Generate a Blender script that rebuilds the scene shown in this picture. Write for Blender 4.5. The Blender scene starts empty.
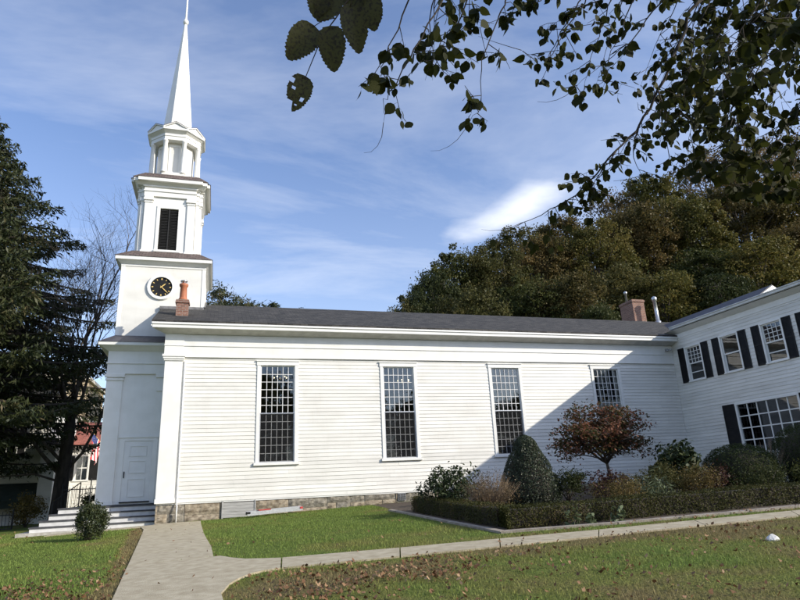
import bpy, math, random
import numpy as np
from mathutils import Vector, Matrix
R = math.radians
SC = bpy.context.scene
COL = SC.collection
random.seed(7)

# ---------------------------------------------------------------- camera
cam_d = bpy.data.cameras.new('camera')
cam = bpy.data.objects.new('camera', cam_d)
COL.objects.link(cam)
PITCH, ROLL, YAW = R(17.0), R(-2.7), R(17.3)
_cp, _sp, _cr, _sr = math.cos(PITCH), math.sin(PITCH), math.cos(ROLL), math.sin(ROLL)
_fw = Vector((0, _cp, _sp)); _u0 = Vector((0, -_sp, _cp)); _r0 = Vector((1, 0, 0))
_rt = _r0*_cr + _u0*_sr; _up = -_r0*_sr + _u0*_cr
_Z = Matrix.Rotation(-YAW, 3, 'Z')
_rt, _up, _fw = _Z@_rt, _Z@_up, _Z@_fw
M = Matrix((_rt, _up, -_fw)).transposed().to_4x4()
M.translation = Vector((1.94, -24.24, 0.29))
cam.matrix_world = M
cam_d.sensor_width = 36.0
cam_d.lens = 36.0*601.5/800.0
cam_d.clip_start = 0.05
cam_d.clip_end = 3000
SC.camera = cam

# ---------------------------------------------------------------- world, sun, exposure
SUNV = Vector((1.33, -1.0, 0.79)).normalized()
sun_el = math.asin(SUNV.z); sun_az = math.atan2(SUNV.x, SUNV.y)
W = bpy.data.worlds.new('World'); SC.world = W; W.use_nodes = True
nt = W.node_tree; nt.nodes.clear()
def N(t, tree=None, **k):
    n = (tree or nt).nodes.new(t)
    for a, b in k.items(): setattr(n, a, b)
    return n
wo = N('ShaderNodeOutputWorld'); bg = N('ShaderNodeBackground')
sky = N('ShaderNodeTexSky'); sky.sky_type = 'NISHITA'; sky.sun_disc = False
sky.sun_elevation = sun_el; sky.sun_rotation = sun_az
sky.air_density = 1.0; sky.dust_density = 1.0; sky.ozone_density = 2.2
SKY_STRENGTH = 0.15
bg.inputs['Strength'].default_value = SKY_STRENGTH
tc = N('ShaderNodeTexCoord')
# thin cirrus: streaky noise on the sky direction, projected onto a high flat layer
sep = N('ShaderNodeSeparateXYZ'); nt.links.new(tc.outputs['Generated'], sep.inputs[0])
mz = N('ShaderNodeMath', operation='MAXIMUM'); mz.inputs[1].default_value = 0.06; nt.links.new(sep.outputs['Z'], mz.inputs[0])
dx = N('ShaderNodeMath', operation='DIVIDE'); dy = N('ShaderNodeMath', operation='DIVIDE')
nt.links.new(sep.outputs['X'], dx.inputs[0]); nt.links.new(mz.outputs[0], dx.inputs[1])
nt.links.new(sep.outputs['Y'], dy.inputs[0]); nt.links.new(mz.outputs[0], dy.inputs[1])
cb = N('ShaderNodeCombineXYZ'); nt.links.new(dx.outputs[0], cb.inputs[0]); nt.links.new(dy.outputs[0], cb.inputs[1])
mp = N('ShaderNodeMapping'); mp.inputs['Rotation'].default_value = (0, 0, R(28)); mp.inputs['Scale'].default_value = (0.45, 1.0, 1)
nt.links.new(cb.outputs[0], mp.inputs[0])
n1 = N('ShaderNodeTexNoise'); n1.inputs['Scale'].default_value = 1.0; n1.inputs['Detail'].default_value = 7; n1.inputs['Roughness'].default_value = 0.62; n1.inputs['Distortion'].default_value = 0.5
nt.links.new(mp.outputs[0], n1.inputs[0])
cr = N('ShaderNodeValToRGB'); cr.color_ramp.elements[0].position = 0.42; cr.color_ramp.elements[0].color = (.04, .04, .04, 1)
cr.color_ramp.elements[1].position = 0.86; cr.color_ramp.elements[1].color = (0.62, 0.62, 0.62, 1)
nt.links.new(n1.outputs[0], cr.inputs[0])
# one brighter wispy cloud low over the church roof
CD = Vector((0.4479, 0.7906, 0.4175))
cdx, cdy = CD.x/CD.z, CD.y/CD.z
sb = N('ShaderNodeVectorMath', operation='SUBTRACT'); sb.inputs[1].default_value = (cdx, cdy, 0); nt.links.new(cb.outputs[0], sb.inputs[0])
mp2 = N('ShaderNodeMapping'); mp2.vector_type = 'TEXTURE'; mp2.inputs['Rotation'].default_value = (0, 0, R(-76)); mp2.inputs['Scale'].default_value = (0.44, 0.17, 1)
nt.links.new(sb.outputs[0], mp2.inputs[0])
n2 = N('ShaderNodeTexNoise'); n2.inputs['Scale'].default_value = 3.4; n2.inputs['Detail'].default_value = 6; nt.links.new(cb.outputs[0], n2.inputs[0])
n2s = N('ShaderNodeVectorMath', operation='MULTIPLY_ADD'); n2s.inputs[1].default_value = (1.3, 1.3, 0); n2s.inputs[2].default_value = (-0.65, -0.65, 0)
nt.links.new(n2.outputs['Color'], n2s.inputs[0])
ad = N('ShaderNodeVectorMath', operation='ADD'); nt.links.new(mp2.outputs[0], ad.inputs[0]); nt.links.new(n2s.outputs[0], ad.inputs[1])
ln = N('ShaderNodeVectorMath', operation='LENGTH'); nt.links.new(ad.outputs[0], ln.inputs[0])
mr = N('ShaderNodeMapRange'); mr.interpolation_type = 'SMOOTHSTEP'; mr.inputs['From Min'].default_value = 1.15; mr.inputs['From Max'].default_value = 0.0; mr.inputs['To Max'].default_value = 0.92
nt.links.new(ln.outputs['Value'], mr.inputs[0])
mxm = N('ShaderNodeMath', operation='MAXIMUM'); nt.links.new(cr.outputs[0], mxm.inputs[0]); nt.links.new(mr.outputs[0], mxm.inputs[1])
up = N('ShaderNodeMapRange'); up.inputs['From Min'].default_value = 0.0; up.inputs['From Max'].default_value = 0.12; nt.links.new(sep.outputs['Z'], up.inputs[0])
mul0 = N('ShaderNodeMath', operation='MULTIPLY'); nt.links.new(mxm.outputs[0], mul0.inputs[0]); nt.links.new(up.outputs[0], mul0.inputs[1])
hz = N('ShaderNodeMapRange'); hz.interpolation_type = 'SMOOTHSTEP'; hz.inputs['From Min'].default_value = 0.62; hz.inputs['From Max'].default_value = 0.0; hz.inputs['To Min'].default_value = 0.02; hz.inputs['To Max'].default_value = 0.26; nt.links.new(sep.outputs['Z'], hz.inputs[0])
mul = N('ShaderNodeMath', operation='MAXIMUM'); nt.links.new(mul0.outputs[0], mul.inputs[0]); nt.links.new(hz.outputs[0], mul.inputs[1])
tint = N('ShaderNodeMix', data_type='RGBA', blend_type='MULTIPLY'); tint.inputs[0].default_value = 1.0
tint.inputs[7].default_value = (0.98, 1.03, 1.20, 1); nt.links.new(sky.outputs[0], tint.inputs[6])
mix = N('ShaderNodeMix', data_type='RGBA'); nt.links.new(mul.outputs[0], mix.inputs[0]); nt.links.new(tint.outputs[2], mix.inputs[6])
mix.inputs[7].default_value = (6.0, 6.2, 6.6, 1)
nt.links.new(mix.outputs[2], bg.inputs[0]); nt.links.new(bg.outputs[0], wo.inputs[0])

sd = bpy.data.lights.new('sun', 'SUN'); sun = bpy.data.objects.new('sun', sd); COL.objects.link(sun)
sd.energy = 4.0; sd.angle = R(0.53); sd.color = (1.0, 0.93, 0.80)
sun.rotation_euler = SUNV.to_track_quat('Z', 'Y').to_euler()
sun.location = (20, -30, 30)
SC.view_settings.view_transform = 'Standard'; SC.view_settings.look = 'None'
SC.view_settings.gamma = 1; SC.view_settings.use_curve_mapping = False
SC.view_settings.exposure = 0.38
SC.cycles.max_bounces = 7; SC.cycles.transparent_max_bounces = 16
SC.cycles.use_denoising = True

# ---------------------------------------------------------------- helpers
ORG = {}
def tag(o, label=None, cat=None, group=None, kind=None):
    if label: o['label'] = label
    if cat: o['category'] = cat
    if group: o['group'] = group
    if kind: o['kind'] = kind
    return o
def org(o): return ORG.get(o.name, Vector((0, 0, 0))) if o else Vector((0, 0, 0))
def thing(name, loc, label, cat, group=None):
    o = bpy.data.objects.new(name, None); COL.objects.link(o); o.location = loc
    o.empty_display_size = 0.2
    ORG[o.name] = Vector(loc)
    return tag(o, label, cat, group)

class MB:
    """collects faces in world coordinates, links them as one mesh"""
    def __init__(s): s.v = []; s.f = []; s.m = []; s.sm = []
    def add(s, vs, fs, mi=0, smooth=False):
        b = len(s.v); s.v += [tuple(v) for v in vs]
        for f in fs: s.f.append(tuple(b+i for i in f)); s.m.append(mi); s.sm.append(smooth)
        return s
    def box(s, x0, x1, y0, y1, z0, z1, mi=0):
        if x0 > x1: x0, x1 = x1, x0
        if y0 > y1: y0, y1 = y1, y0
        if z0 > z1: z0, z1 = z1, z0
        return s.add([(x0,y0,z0),(x1,y0,z0),(x1,y1,z0),(x0,y1,z0),(x0,y0,z1),(x1,y0,z1),(x1,y1,z1),(x0,y1,z1)],
              [(0,3,2,1),(4,5,6,7),(0,1,5,4),(1,2,6,5),(2,3,7,6),(3,0,4,7)], mi)
    def loft(s, a, b, mi=0, cap=True, smooth=False):
        n = len(a)
        fs = [(i, (i+1) % n, n+(i+1) % n, n+i) for i in range(n)]
        s.add(list(a)+list(b), fs, mi, smooth)
        if cap:
            s.add(a, [tuple(reversed(range(n)))], mi); s.add(b, [tuple(range(n))], mi)
        return s
    def bar(s, p, q, r, mi=0, n=4, r2=None, smooth=False):
        p, q = Vector(p), Vector(q); d = (q-p)
        if d.length < 1e-6: return s
        d.normalize(); a = d.orthogonal().normalized(); b = d.cross(a)
        r2 = r if r2 is None else r2
        A = [p+(a*math.cos(2*math.pi*i/n+.785)+b*math.sin(2*math.pi*i/n+.785))*r for i in range(n)]
        B = [q+(a*math.cos(2*math.pi*i/n+.785)+b*math.sin(2*math.pi*i/n+.785))*r2 for i in range(n)]
        return s.loft(A, B, mi, True, smooth)
    def tube(s, pts, rad, n=6, mi=0, smooth=True):
        pts = [Vector(p) for p in pts]
        prev = None; rings = []
        for i, p in enumerate(pts):
            d = (pts[min(i+1, len(pts)-1)]-pts[max(i-1, 0)])
            d = d.normalized() if d.length > 1e-9 else Vector((0, 0, 1))
            if prev is None: a = d.orthogonal().normalized()
            else:
                a = prev-d*prev.dot(d); a = a.normalized() if a.length > 1e-6 else d.orthogonal().normalized()
            prev = a; b = d.cross(a); r = rad[i] if hasattr(rad, '__len__') else rad
            rings.append([p+(a*math.cos(2*math.pi*k/n)+b*math.sin(2*math.pi*k/n))*r for k in range(n)])
        vs = [v for r in rings for v in r]; fs = []
        for i in range(len(rings)-1):
            for k in range(n): fs.append((i*n+k, i*n+(k+1) % n, (i+1)*n+(k+1) % n, (i+1)*n+k))
        fs.append(tuple(reversed(range(n)))); e = (len(rings)-1)*n; fs.append(tuple(range(e, e+n)))
        return s.add(vs, fs, mi, smooth)
    def lathe(s, cx, cy, prof, n=20, mi=0, smooth=True, rot=0.0):
        vs = []; fs = []
        for (r, z) in prof:
            for k in range(n):
                a = 2*math.pi*k/n+rot; vs.append((cx+r*math.cos(a), cy+r*math.sin(a), z))
        for i in range(len(prof)-1):
            for k in range(n): fs.append((i*n+k, i*n+(k+1) % n, (i+1)*n+(k+1) % n, (i+1)*n+k))
        fs.append(tuple(reversed(range(n)))); e = (len(prof)-1)*n; fs.append(tuple(range(e, e+n)))
        return s.add(vs, fs, mi, smooth)
    def build(s, name, mats, parent=None, bevel=0):
        me = bpy.data.meshes.new(name); o = org(parent)
        me.from_pydata([(v[0]-o.x, v[1]-o.y, v[2]-o.z) for v in s.v], [], s.f)
        if not isinstance(mats, (list, tuple)): mats = [mats]
        for m in mats: me.materials.append(m)
        me.polygons.foreach_set('material_index', s.m); me.polygons.foreach_set('use_smooth', s.sm)
        me.update()
        ob = bpy.data.objects.new(name, me); COL.objects.link(ob)
        if parent: ob.parent = parent
        ORG[ob.name] = Vector(o)
        if bevel:
            b = ob.modifiers.new('bevel', 'BEVEL'); b.width = bevel; b.segments = 1; b.limit_method = 'ANGLE'
        return ob

def quads_obj(name, V, mat, parent=None, nv=4):
    """V: (N, nv, 3) world coordinates, one face per leaf"""
    V = np.asarray(V, dtype=np.float64).reshape(-1, nv, 3)
    o = org(parent); V = V-np.array([o.x, o.y, o.z])
    n = len(V); me = bpy.data.meshes.new(name)
    me.vertices.add(n*nv); me.vertices.foreach_set('co', V.astype(np.float32).ravel())
    me.loops.add(n*nv); me.loops.foreach_set('vertex_index', np.arange(n*nv, dtype=np.int32))
    me.polygons.add(n); me.polygons.foreach_set('loop_start', np.arange(0, n*nv, nv, dtype=np.int32))
    me.polygons.foreach_set('loop_total', np.full(n, nv, dtype=np.int32))
    me.materials.append(mat); me.update(calc_edges=True)
    ob = bpy.data.objects.new(name, me); COL.objects.link(ob)
    if parent: ob.parent = parent
    ORG[ob.name] = Vector(o)
    return ob

def unit(a): return a/np.maximum(np.linalg.norm(a, axis=-1, keepdims=True), 1e-9)
def leaf_quads(C, L, Wd, rng, nrm=None, spread=1.0, direc=None, fold=0.0):
    """diamond leaves around centres C; nrm = preferred normals; direc = preferred long axis"""
    n = len(C); L = np.broadcast_to(L, (n,))[:, None]; Wd = np.broadcast_to(Wd, (n,))[:, None]
    rnd = unit(rng.normal(size=(n, 3)))
    nn = rnd if nrm is None else unit(nrm+rnd*spread)
    d = rng.normal(size=(n, 3)) if direc is None else direc+rng.normal(size=(n, 3))*0.35
    d = unit(d-nn*np.sum(d*nn, 1, keepdims=True)); s = np.cross(nn, d)
    return np.stack([C-d*L*.5, C+s*Wd*.5-d*L*.08, C+d*L*.5, C-s*Wd*.5-d*L*.08], 1)
# vertices of a rounder 6-sided leaf
def leaf_hex(C, L, Wd, rng, nrm=None, spread=1.0, direc=None):
    n = len(C); L = np.broadcast_to(L, (n,))[:, None]; Wd = np.broadcast_to(Wd, (n,))[:, None]
    rnd = unit(rng.normal(size=(n, 3)))
    nn = rnd if nrm is None else unit(nrm+rnd*spread)
    d = rng.normal(size=(n, 3)) if direc is None else direc+rng.normal(size=(n, 3))*0.4
    d = unit(d-nn*np.sum(d*nn, 1, keepdims=True)); s = np.cross(nn, d)
    return np.stack([C-d*L*.5, C+s*Wd*.42-d*L*.22, C+s*Wd*.45+d*L*.12, C+d*L*.5, C-s*Wd*.45+d*L*.12, C-s*Wd*.42-d*L*.22], 1)

# ---------------------------------------------------------------- materials
MATS = {}
def newmat(name):
    m = bpy.data.materials.new(name); m.use_nodes = True; t = m.node_tree; t.nodes.clear()
    out = t.nodes.new('ShaderNodeOutputMaterial'); MATS[name] = m
    return m, t, out
def lk(t, a, b): t.links.new(a, b)
def pmat(name, c1, c2=None, scale=3.0, rough=0.6, bump=0.0, bscale=40.0, metal=0.0, spec=0.5, detail=6, stretch=(1,1,1), lo=.35, hi=.65, coat=0):
    m, t, out = newmat(name)
    p = t.nodes.new('ShaderNodeBsdfPrincipled'); lk(t, p.outputs[0], out.inputs[0])
    p.inputs['Roughness'].default_value = rough; p.inputs['Metallic'].default_value = metal
    p.inputs['Specular IOR Level'].default_value = spec
    co = t.nodes.new('ShaderNodeTexCoord'); mp_ = t.nodes.new('ShaderNodeMapping'); mp_.inputs['Scale'].default_value = stretch
    lk(t, co.outputs['Object'], mp_.inputs[0])
    if c2 is not None:
        nz = t.nodes.new('ShaderNodeTexNoise'); nz.inputs['Scale'].default_value = scale; nz.inputs['Detail'].default_value = detail
        lk(t, mp_.outputs[0], nz.inputs[0])
        rp = t.nodes.new('ShaderNodeValToRGB'); rp.color_ramp.elements[0].position = lo; rp.color_ramp.elements[1].position = hi
        rp.color_ramp.elements[0].color = (*c1, 1); rp.color_ramp.elements[1].color = (*c2, 1)
        lk(t, nz.outputs[0], rp.inputs[0]); lk(t, rp.outputs[0], p.inputs['Base Color'])
    else: p.inputs['Base Color'].default_value = (*c1, 1)
    if bump:
        nb = t.nodes.new('ShaderNodeTexNoise'); nb.inputs['Scale'].default_value = bscale; nb.inputs['Detail'].default_value = 5
        lk(t, mp_.outputs[0], nb.inputs[0])
        b = t.nodes.new('ShaderNodeBump'); b.inputs['Strength'].default_value = bump; b.inputs['Distance'].default_value = 0.02
        lk(t, nb.outputs[0], b.inputs['Height']); lk(t, b.outputs[0], p.inputs['Normal'])
    return m
def leafmat(name, cols, trans=0.35, rough=0.5, nscale=0.35, gloss=0.25):
    """cols: list of (pos, rgb); colour per leaf plus a broad drift through the crown"""
    m, t, out = newmat(name)
    g = t.nodes.new('ShaderNodeNewGeometry'); co = t.nodes.new('ShaderNodeTexCoord')
    nz = t.nodes.new('ShaderNodeTexNoise'); nz.inputs['Scale'].default_value = nscale; nz.inputs['Detail'].default_value = 3
    lk(t, co.outputs['Object'], nz.inputs[0])
    ma = t.nodes.new('ShaderNodeMath'); ma.operation = 'MULTIPLY_ADD'; ma.inputs[1].default_value = 0.6; lk(t, g.outputs['Random Per Island'], ma.inputs[0])
    oi = t.nodes.new('ShaderNodeObjectInfo'); ob = t.nodes.new('ShaderNodeMath'); ob.operation = 'MULTIPLY_ADD'; ob.inputs[1].default_value = .30; ob.inputs[2].default_value = -.20; lk(t, oi.outputs['Random'], ob.inputs[0])
    m2 = t.nodes.new('ShaderNodeMath'); m2.operation = 'MULTIPLY_ADD'; m2.inputs[1].default_value = 1.5; m2.inputs[2].default_value = -0.5
    m3 = t.nodes.new('ShaderNodeMath'); m3.operation = 'ADD'; lk(t, nz.outputs[0], m2.inputs[0]); lk(t, m2.outputs[0], m3.inputs[0]); lk(t, ob.outputs[0], m3.inputs[1]); lk(t, m3.outputs[0], ma.inputs[2])
    rp = t.nodes.new('ShaderNodeValToRGB'); els = rp.color_ramp.elements
    while len(els) < len(cols): els.new(0.5)
    for e, (po, c) in zip(els, cols): e.position = po; e.color = (*c, 1)
    lk(t, ma.outputs[0], rp.inputs[0])
    p = t.nodes.new('ShaderNodeBsdfPrincipled'); p.inputs['Roughness'].default_value = rough; p.inputs['Specular IOR Level'].default_value = gloss
    tr = t.nodes.new('ShaderNodeBsdfTranslucent'); mx = t.nodes.new('ShaderNodeMixShader'); mx.inputs[0].default_value = trans
    lk(t, rp.outputs[0], p.inputs['Base Color']); lk(t, rp.outputs[0], tr.inputs[0])
    lk(t, p.outputs[0], mx.inputs[1]); lk(t, tr.outputs[0], mx.inputs[2]); lk(t, mx.outputs[0], out.inputs[0])
    return m
def brickmat(name, c1, c2, mortar, bw, bh, ms=0.01, bump=0.5, offset=.5, axes='xz', rough=.85, nz_scale=6.0, dist=0.012):
    m, t, out = newmat(name)
    p = t.nodes.new('ShaderNodeBsdfPrincipled'); p.inputs['Roughness'].default_value = rough; lk(t, p.outputs[0], out.inputs[0])
    co = t.nodes.new('ShaderNodeTexCoord'); sp = t.nodes.new('ShaderNodeSeparateXYZ'); cbn = t.nodes.new('ShaderNodeCombineXYZ')
    lk(t, co.outputs['Object'], sp.inputs[0])
    if axes == 'xz':   # horizontal run along x+y so both faces of a corner get courses
        ad_ = t.nodes.new('ShaderNodeMath'); ad_.operation = 'ADD'; lk(t, sp.outputs[0], ad_.inputs[0]); lk(t, sp.outputs[1], ad_.inputs[1])
        lk(t, ad_.outputs[0], cbn.inputs[0]); lk(t, sp.outputs[2], cbn.inputs[1])
    else:
        lk(t, sp.outputs[0], cbn.inputs[0]); lk(t, sp.outputs[1], cbn.inputs[1])
    b = t.nodes.new('ShaderNodeTexBrick'); b.offset = offset; b.inputs['Scale'].default_value = 1.0
    b.inputs['Brick Width'].default_value = bw; b.inputs['Row Height'].default_value = bh; b.inputs['Mortar Size'].default_value = ms
    b.inputs['Color1'].default_value = (*c1, 1); b.inputs['Color2'].default_value = (*c2, 1); b.inputs['Mortar'].default_value = (*mortar, 1)
    b.inputs['Mortar Smooth'].default_value = 0.3
    lk(t, cbn.outputs[0], b.inputs[0])
    nz = t.nodes.new('ShaderNodeTexNoise'); nz.inputs['Scale'].default_value = nz_scale; nz.inputs['Detail'].default_value = 6; lk(t, co.outputs['Object'], nz.inputs[0])
    rp = t.nodes.new('ShaderNodeMapRange'); rp.inputs['To Min'].default_value = .55; rp.inputs['To Max'].default_value = 1.4; lk(t, nz.outputs[0], rp.inputs[0])
    mx = t.nodes.new('ShaderNodeVectorMath'); mx.operation = 'SCALE'; lk(t, b.outputs[0], mx.inputs[0]); lk(t, rp.outputs[0], mx.inputs['Scale'])
    lk(t, mx.outputs[0], p.inputs['Base Color'])
    inv = t.nodes.new('ShaderNodeMath'); inv.operation = 'SUBTRACT'; lk(t, nz.outputs[0], inv.inputs[0]); lk(t, b.outputs['Fac'], inv.inputs[1])
    bp = t.nodes.new('ShaderNodeBump'); bp.inputs['Strength'].default_value = bump; bp.inputs['Distance'].default_value = dist
    lk(t, inv.outputs[0], bp.inputs['Height']); lk(t, bp.outputs[0], p.inputs['Normal'])
    return m

white = pmat('white_paint', (.70, .685, .635), (.80, .785, .735), scale=1.3, rough=.5, bump=.08, bscale=60, stretch=(.6, .6, 1.6))
def island_var(m, lo, hi):
    t = m.node_tree; p = [n for n in t.nodes if n.type == 'BSDF_PRINCIPLED'][0]; src = p.inputs['Base Color'].links[0].from_socket
    g = t.nodes.new('ShaderNodeNewGeometry'); r = t.nodes.new('ShaderNodeMapRange'); r.inputs['To Min'].default_value = lo; r.inputs['To Max'].default_value = hi
    v = t.nodes.new('ShaderNodeVectorMath'); v.operation = 'SCALE'; lk(t, g.outputs['Random Per Island'], r.inputs[0]); lk(t, src, v.inputs[0]); lk(t, r.outputs[0], v.inputs['Scale']); lk(t, v.outputs[0], p.inputs['Base Color'])
island_var(white, .90, 1.03)
def dirt(m, amt):
    t = m.node_tree; p = [n for n in t.nodes if n.type == 'BSDF_PRINCIPLED'][0]; src = p.inputs['Base Color'].links[0].from_socket
    co = t.nodes.new('ShaderNodeTexCoord'); mp_ = t.nodes.new('ShaderNodeMapping'); mp_.inputs['Scale'].default_value = (2.2, 2.2, .55); nz = t.nodes.new('ShaderNodeTexNoise'); nz.inputs['Scale'].default_value = 1.6; nz.inputs['Detail'].default_value = 9; nz.inputs['Roughness'].default_value = .7
    lk(t, co.outputs['Object'], mp_.inputs[0]); lk(t, mp_.outputs[0], nz.inputs[0]); r = t.nodes.new('ShaderNodeMapRange'); r.inputs['From Min'].default_value = .52; r.inputs['From Max'].default_value = .78; r.inputs['To Max'].default_value = amt; lk(t, nz.outputs[0], r.inputs[0])
    mx = t.nodes.new('ShaderNodeMix'); mx.data_type = 'RGBA'; lk(t, r.outputs[0], mx.inputs[0]); lk(t, src, mx.inputs[6]); mx.inputs[7].default_value = (.36, .34, .27, 1); lk(t, mx.outputs[2], p.inputs['Base Color'])
dirt(white, .16)
white2 = pmat('white_trim_paint', (.76, .755, .72), (.82, .815, .785), scale=2.0, rough=.42, bump=.05, bscale=40)
greyw = pmat('worn_white_paint', (.60, .60, .58), (.76, .76, .73), scale=4, rough=.6, bump=.1)
dirt(white2, .08)
doorw = pmat('door_white_paint', (.74, .74, .72), (.79, .79, .77), scale=3, rough=.4)
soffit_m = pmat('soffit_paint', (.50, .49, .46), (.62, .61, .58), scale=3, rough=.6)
shingle = brickmat('asphalt_shingle', (.020, .019, .018), (.066, .061, .055), (.012, .012, .012), .32, .14, .012, bump=1.0, axes='xy', nz_scale=5, dist=.03)
brownsh = brickmat('brown_shingle', (.10, .072, .062), (.16, .12, .105), (.04, .03, .028), .25, .12, .012, bump=.9, axes='xy', nz_scale=7)
slate_m = pmat('dark_slate', (.045, .042, .05), (.085, .08, .09), scale=6, rough=.6, bump=.5, bscale=20)
lead = pmat('lead_flashing', (.16, .155, .15), (.26, .25, .24), scale=5, rough=.55, metal=.4)
stone_a = pmat('foundation_stone_tan', (.16, .125, .085), (.40, .34, .25), scale=5, rough=.9, bump=.9, bscale=14, stretch=(1, 1, 1.8))
stone_b = pmat('foundation_stone_grey', (.13, .115, .09), (.32, .29, .235), scale=7, rough=.9, bump=.9, bscale=18, stretch=(1, 1, 1.4))
mortar = pmat('mortar', (.20, .18, .15), (.30, .275, .24), scale=12, rough=.95, bump=.5)
brick = brickmat('red_brick', (.19, .080, .055), (.30, .145, .10), (.28, .25, .21), .215, .075, .011, bump=.6, nz_scale=14)
terra = pmat('terracotta', (.34, .11, .05), (.42, .15, .07), scale=8, rough=.65)
black = pmat('black_paint', (.010, .010, .011), (.017, .017, .018), scale=6, rough=.6, spec=.25)
louvm = pmat('dark_louver', (.012, .012, .012), (.022, .021, .020), scale=8, rough=.7)
iron = pmat('black_iron', (.012, .012, .013), (.025, .024, .024), scale=12, rough=.5, metal=.3)
gold = pmat('gilding', (.80, .52, .14), (.92, .66, .24), scale=10, rough=.35, metal=.35)
galv = pmat('galvanised_metal', (.45, .46, .47), (.62, .63, .64), scale=9, rough=.35, metal=.8)
alum = pmat('aluminium', (.55, .56, .58), (.70, .71, .73), scale=20, rough=.35, metal=.7)
redm = pmat('red_plastic', (.42, .03, .03), (.50, .05, .04), scale=9, rough=.45)
greyboard = pmat('grey_board', (.30, .295, .28), (.44, .43, .41), scale=5, rough=.8, stretch=(.4, 1, 4), bump=.3, bscale=16)
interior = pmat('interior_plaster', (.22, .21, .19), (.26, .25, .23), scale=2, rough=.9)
woodfl = pmat('interior_floor', (.10, .055, .03), (.14, .08, .045), scale=3, rough=.5)
muntin = pmat('muntin_grey_white', (.66, .66, .65), (.76, .76, .75), scale=5, rough=.5)
bark = pmat('bark', (.045, .036, .028), (.12, .10, .08), scale=6, rough=.95, bump=1.0, bscale=14, stretch=(1, 1, .3))
bark_d = pmat('dark_bark', (.020, .016, .012), (.055, .044, .034), scale=6, rough=.95, bump=1.0, bscale=14, stretch=(1, 1, .3))
bark_g = pmat('grey_twig_bark', (.085, .07, .06), (.17, .15, .13), scale=4, rough=.9)
twig_t = pmat('tan_twigs', (.13, .09, .055), (.24, .17, .11), scale=4, rough=.9)
concrete = pmat('walk_concrete', (.32, .27, .178), (.46, .405, .29), scale=5.5, rough=.9, bump=.5, bscale=60, detail=10, lo=.3, hi=.7)
edging = pmat('edging_concrete', (.22, .185, .15), (.34, .30, .25), scale=6, rough=.9, bump=.6, bscale=30)
soil = pmat('bed_soil', (.035, .024, .016), (.085, .06, .04), scale=9, rough=1, bump=1, bscale=25)
stepstone = pmat('granite_step', (.36, .33, .28), (.52, .49, .44), scale=7, rough=.85, bump=.6, bscale=22)
steppaint = pmat('step_paint', (.56, .55, .53), (.68, .67, .65), scale=5, rough=.6)
nosing_shadow = pmat('tread_nosing_shadow', (.045, .045, .05), (.075, .075, .08), scale=5, rough=.7)  # near-black colour paints in the shadow line of each step nosing
redroof = brickmat('red_roof_shingle', (.24, .075, .055), (.32, .11, .08), (.10, .04, .03), .3, .16, .01, bump=.5, axes='xy')
tanm = brickmat('tan_masonry', (.46, .36, .23), (.56, .45, .30), (.30, .25, .18), .6, .3, .015, bump=.4)
greenaw = pmat('dark_green_canopy', (.016, .030, .022), (.03, .045, .035), scale=4, rough=.8)
rockm = pmat('pale_rock', (.50, .49, .46), (.66, .65, .62), scale=6, rough=.9, bump=.5)

def glassmat(name, tint=(.9, .95, .95), refl=1.0, wav=.02):
    m, t, out = newmat(name)
    tr = t.nodes.new('ShaderNodeBsdfTransparent'); tr.inputs[0].default_value = (*tint, 1)
    gl = t.nodes.new('ShaderNodeBsdfGlossy'); gl.inputs['Roughness'].default_value = 0.01
    fr = t.nodes.new('ShaderNodeFresnel'); fr.inputs[0].default_value = 1.6
    ml = t.nodes.new('ShaderNodeMath'); ml.operation = 'MULTIPLY'; ml.inputs[1].default_value = refl; ml.use_clamp = True
    co = t.nodes.new('ShaderNodeTexCoord'); nz = t.nodes.new('ShaderNodeTexNoise'); nz.inputs['Scale'].default_value = 2.2
    lk(t, co.outputs['Object'], nz.inputs[0])
    b = t.nodes.new('ShaderNodeBump'); b.inputs['Strength'].default_value = wav; b.inputs['Distance'].default_value = .05
    lk(t, nz.outputs[0], b.inputs['Height']); lk(t, b.outputs[0], gl.inputs['Normal'])
    mx = t.nodes.new('ShaderNodeMixShader'); lk(t, fr.outputs[0], ml.inputs[0]); lk(t, ml.outputs[0], mx.inputs[0])
    lk(t, tr.outputs[0], mx.inputs[1]); lk(t, gl.outputs[0], mx.inputs[2]); lk(t, mx.outputs[0], out.inputs[0])
    return m
glass = glassmat('window_glass', refl=1.5)
glass2 = glassmat('house_glass', refl=2.2)
def screenmat():
    m, t, out = newmat('insect_screen')
    tr = t.nodes.new('ShaderNodeBsdfTransparent'); df = t.nodes.new('ShaderNodeBsdfDiffuse'); df.inputs[0].default_value = (.03, .03, .032, 1)
    mx = t.nodes.new('ShaderNodeMixShader'); mx.inputs[0].default_value = .28
    lk(t, tr.outputs[0], mx.inputs[1]); lk(t, df.outputs[0], mx.inputs[2]); lk(t, mx.outputs[0], out.inputs[0])
    return m
screen = screenmat()
def emis(name, c, s):
    m, t, out = newmat(name); e = t.nodes.new('ShaderNodeEmission'); e.inputs[0].default_value = (*c, 1); e.inputs[1].default_value = s
    lk(t, e.outputs[0], out.inputs[0]); return m
bulb_m = emis('lit_bulb', (1, .78, .45), 5)
blind_m = pmat('pale_blind', (.42, .41, .38), (.50, .49, .46), scale=3, rough=.8)
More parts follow.
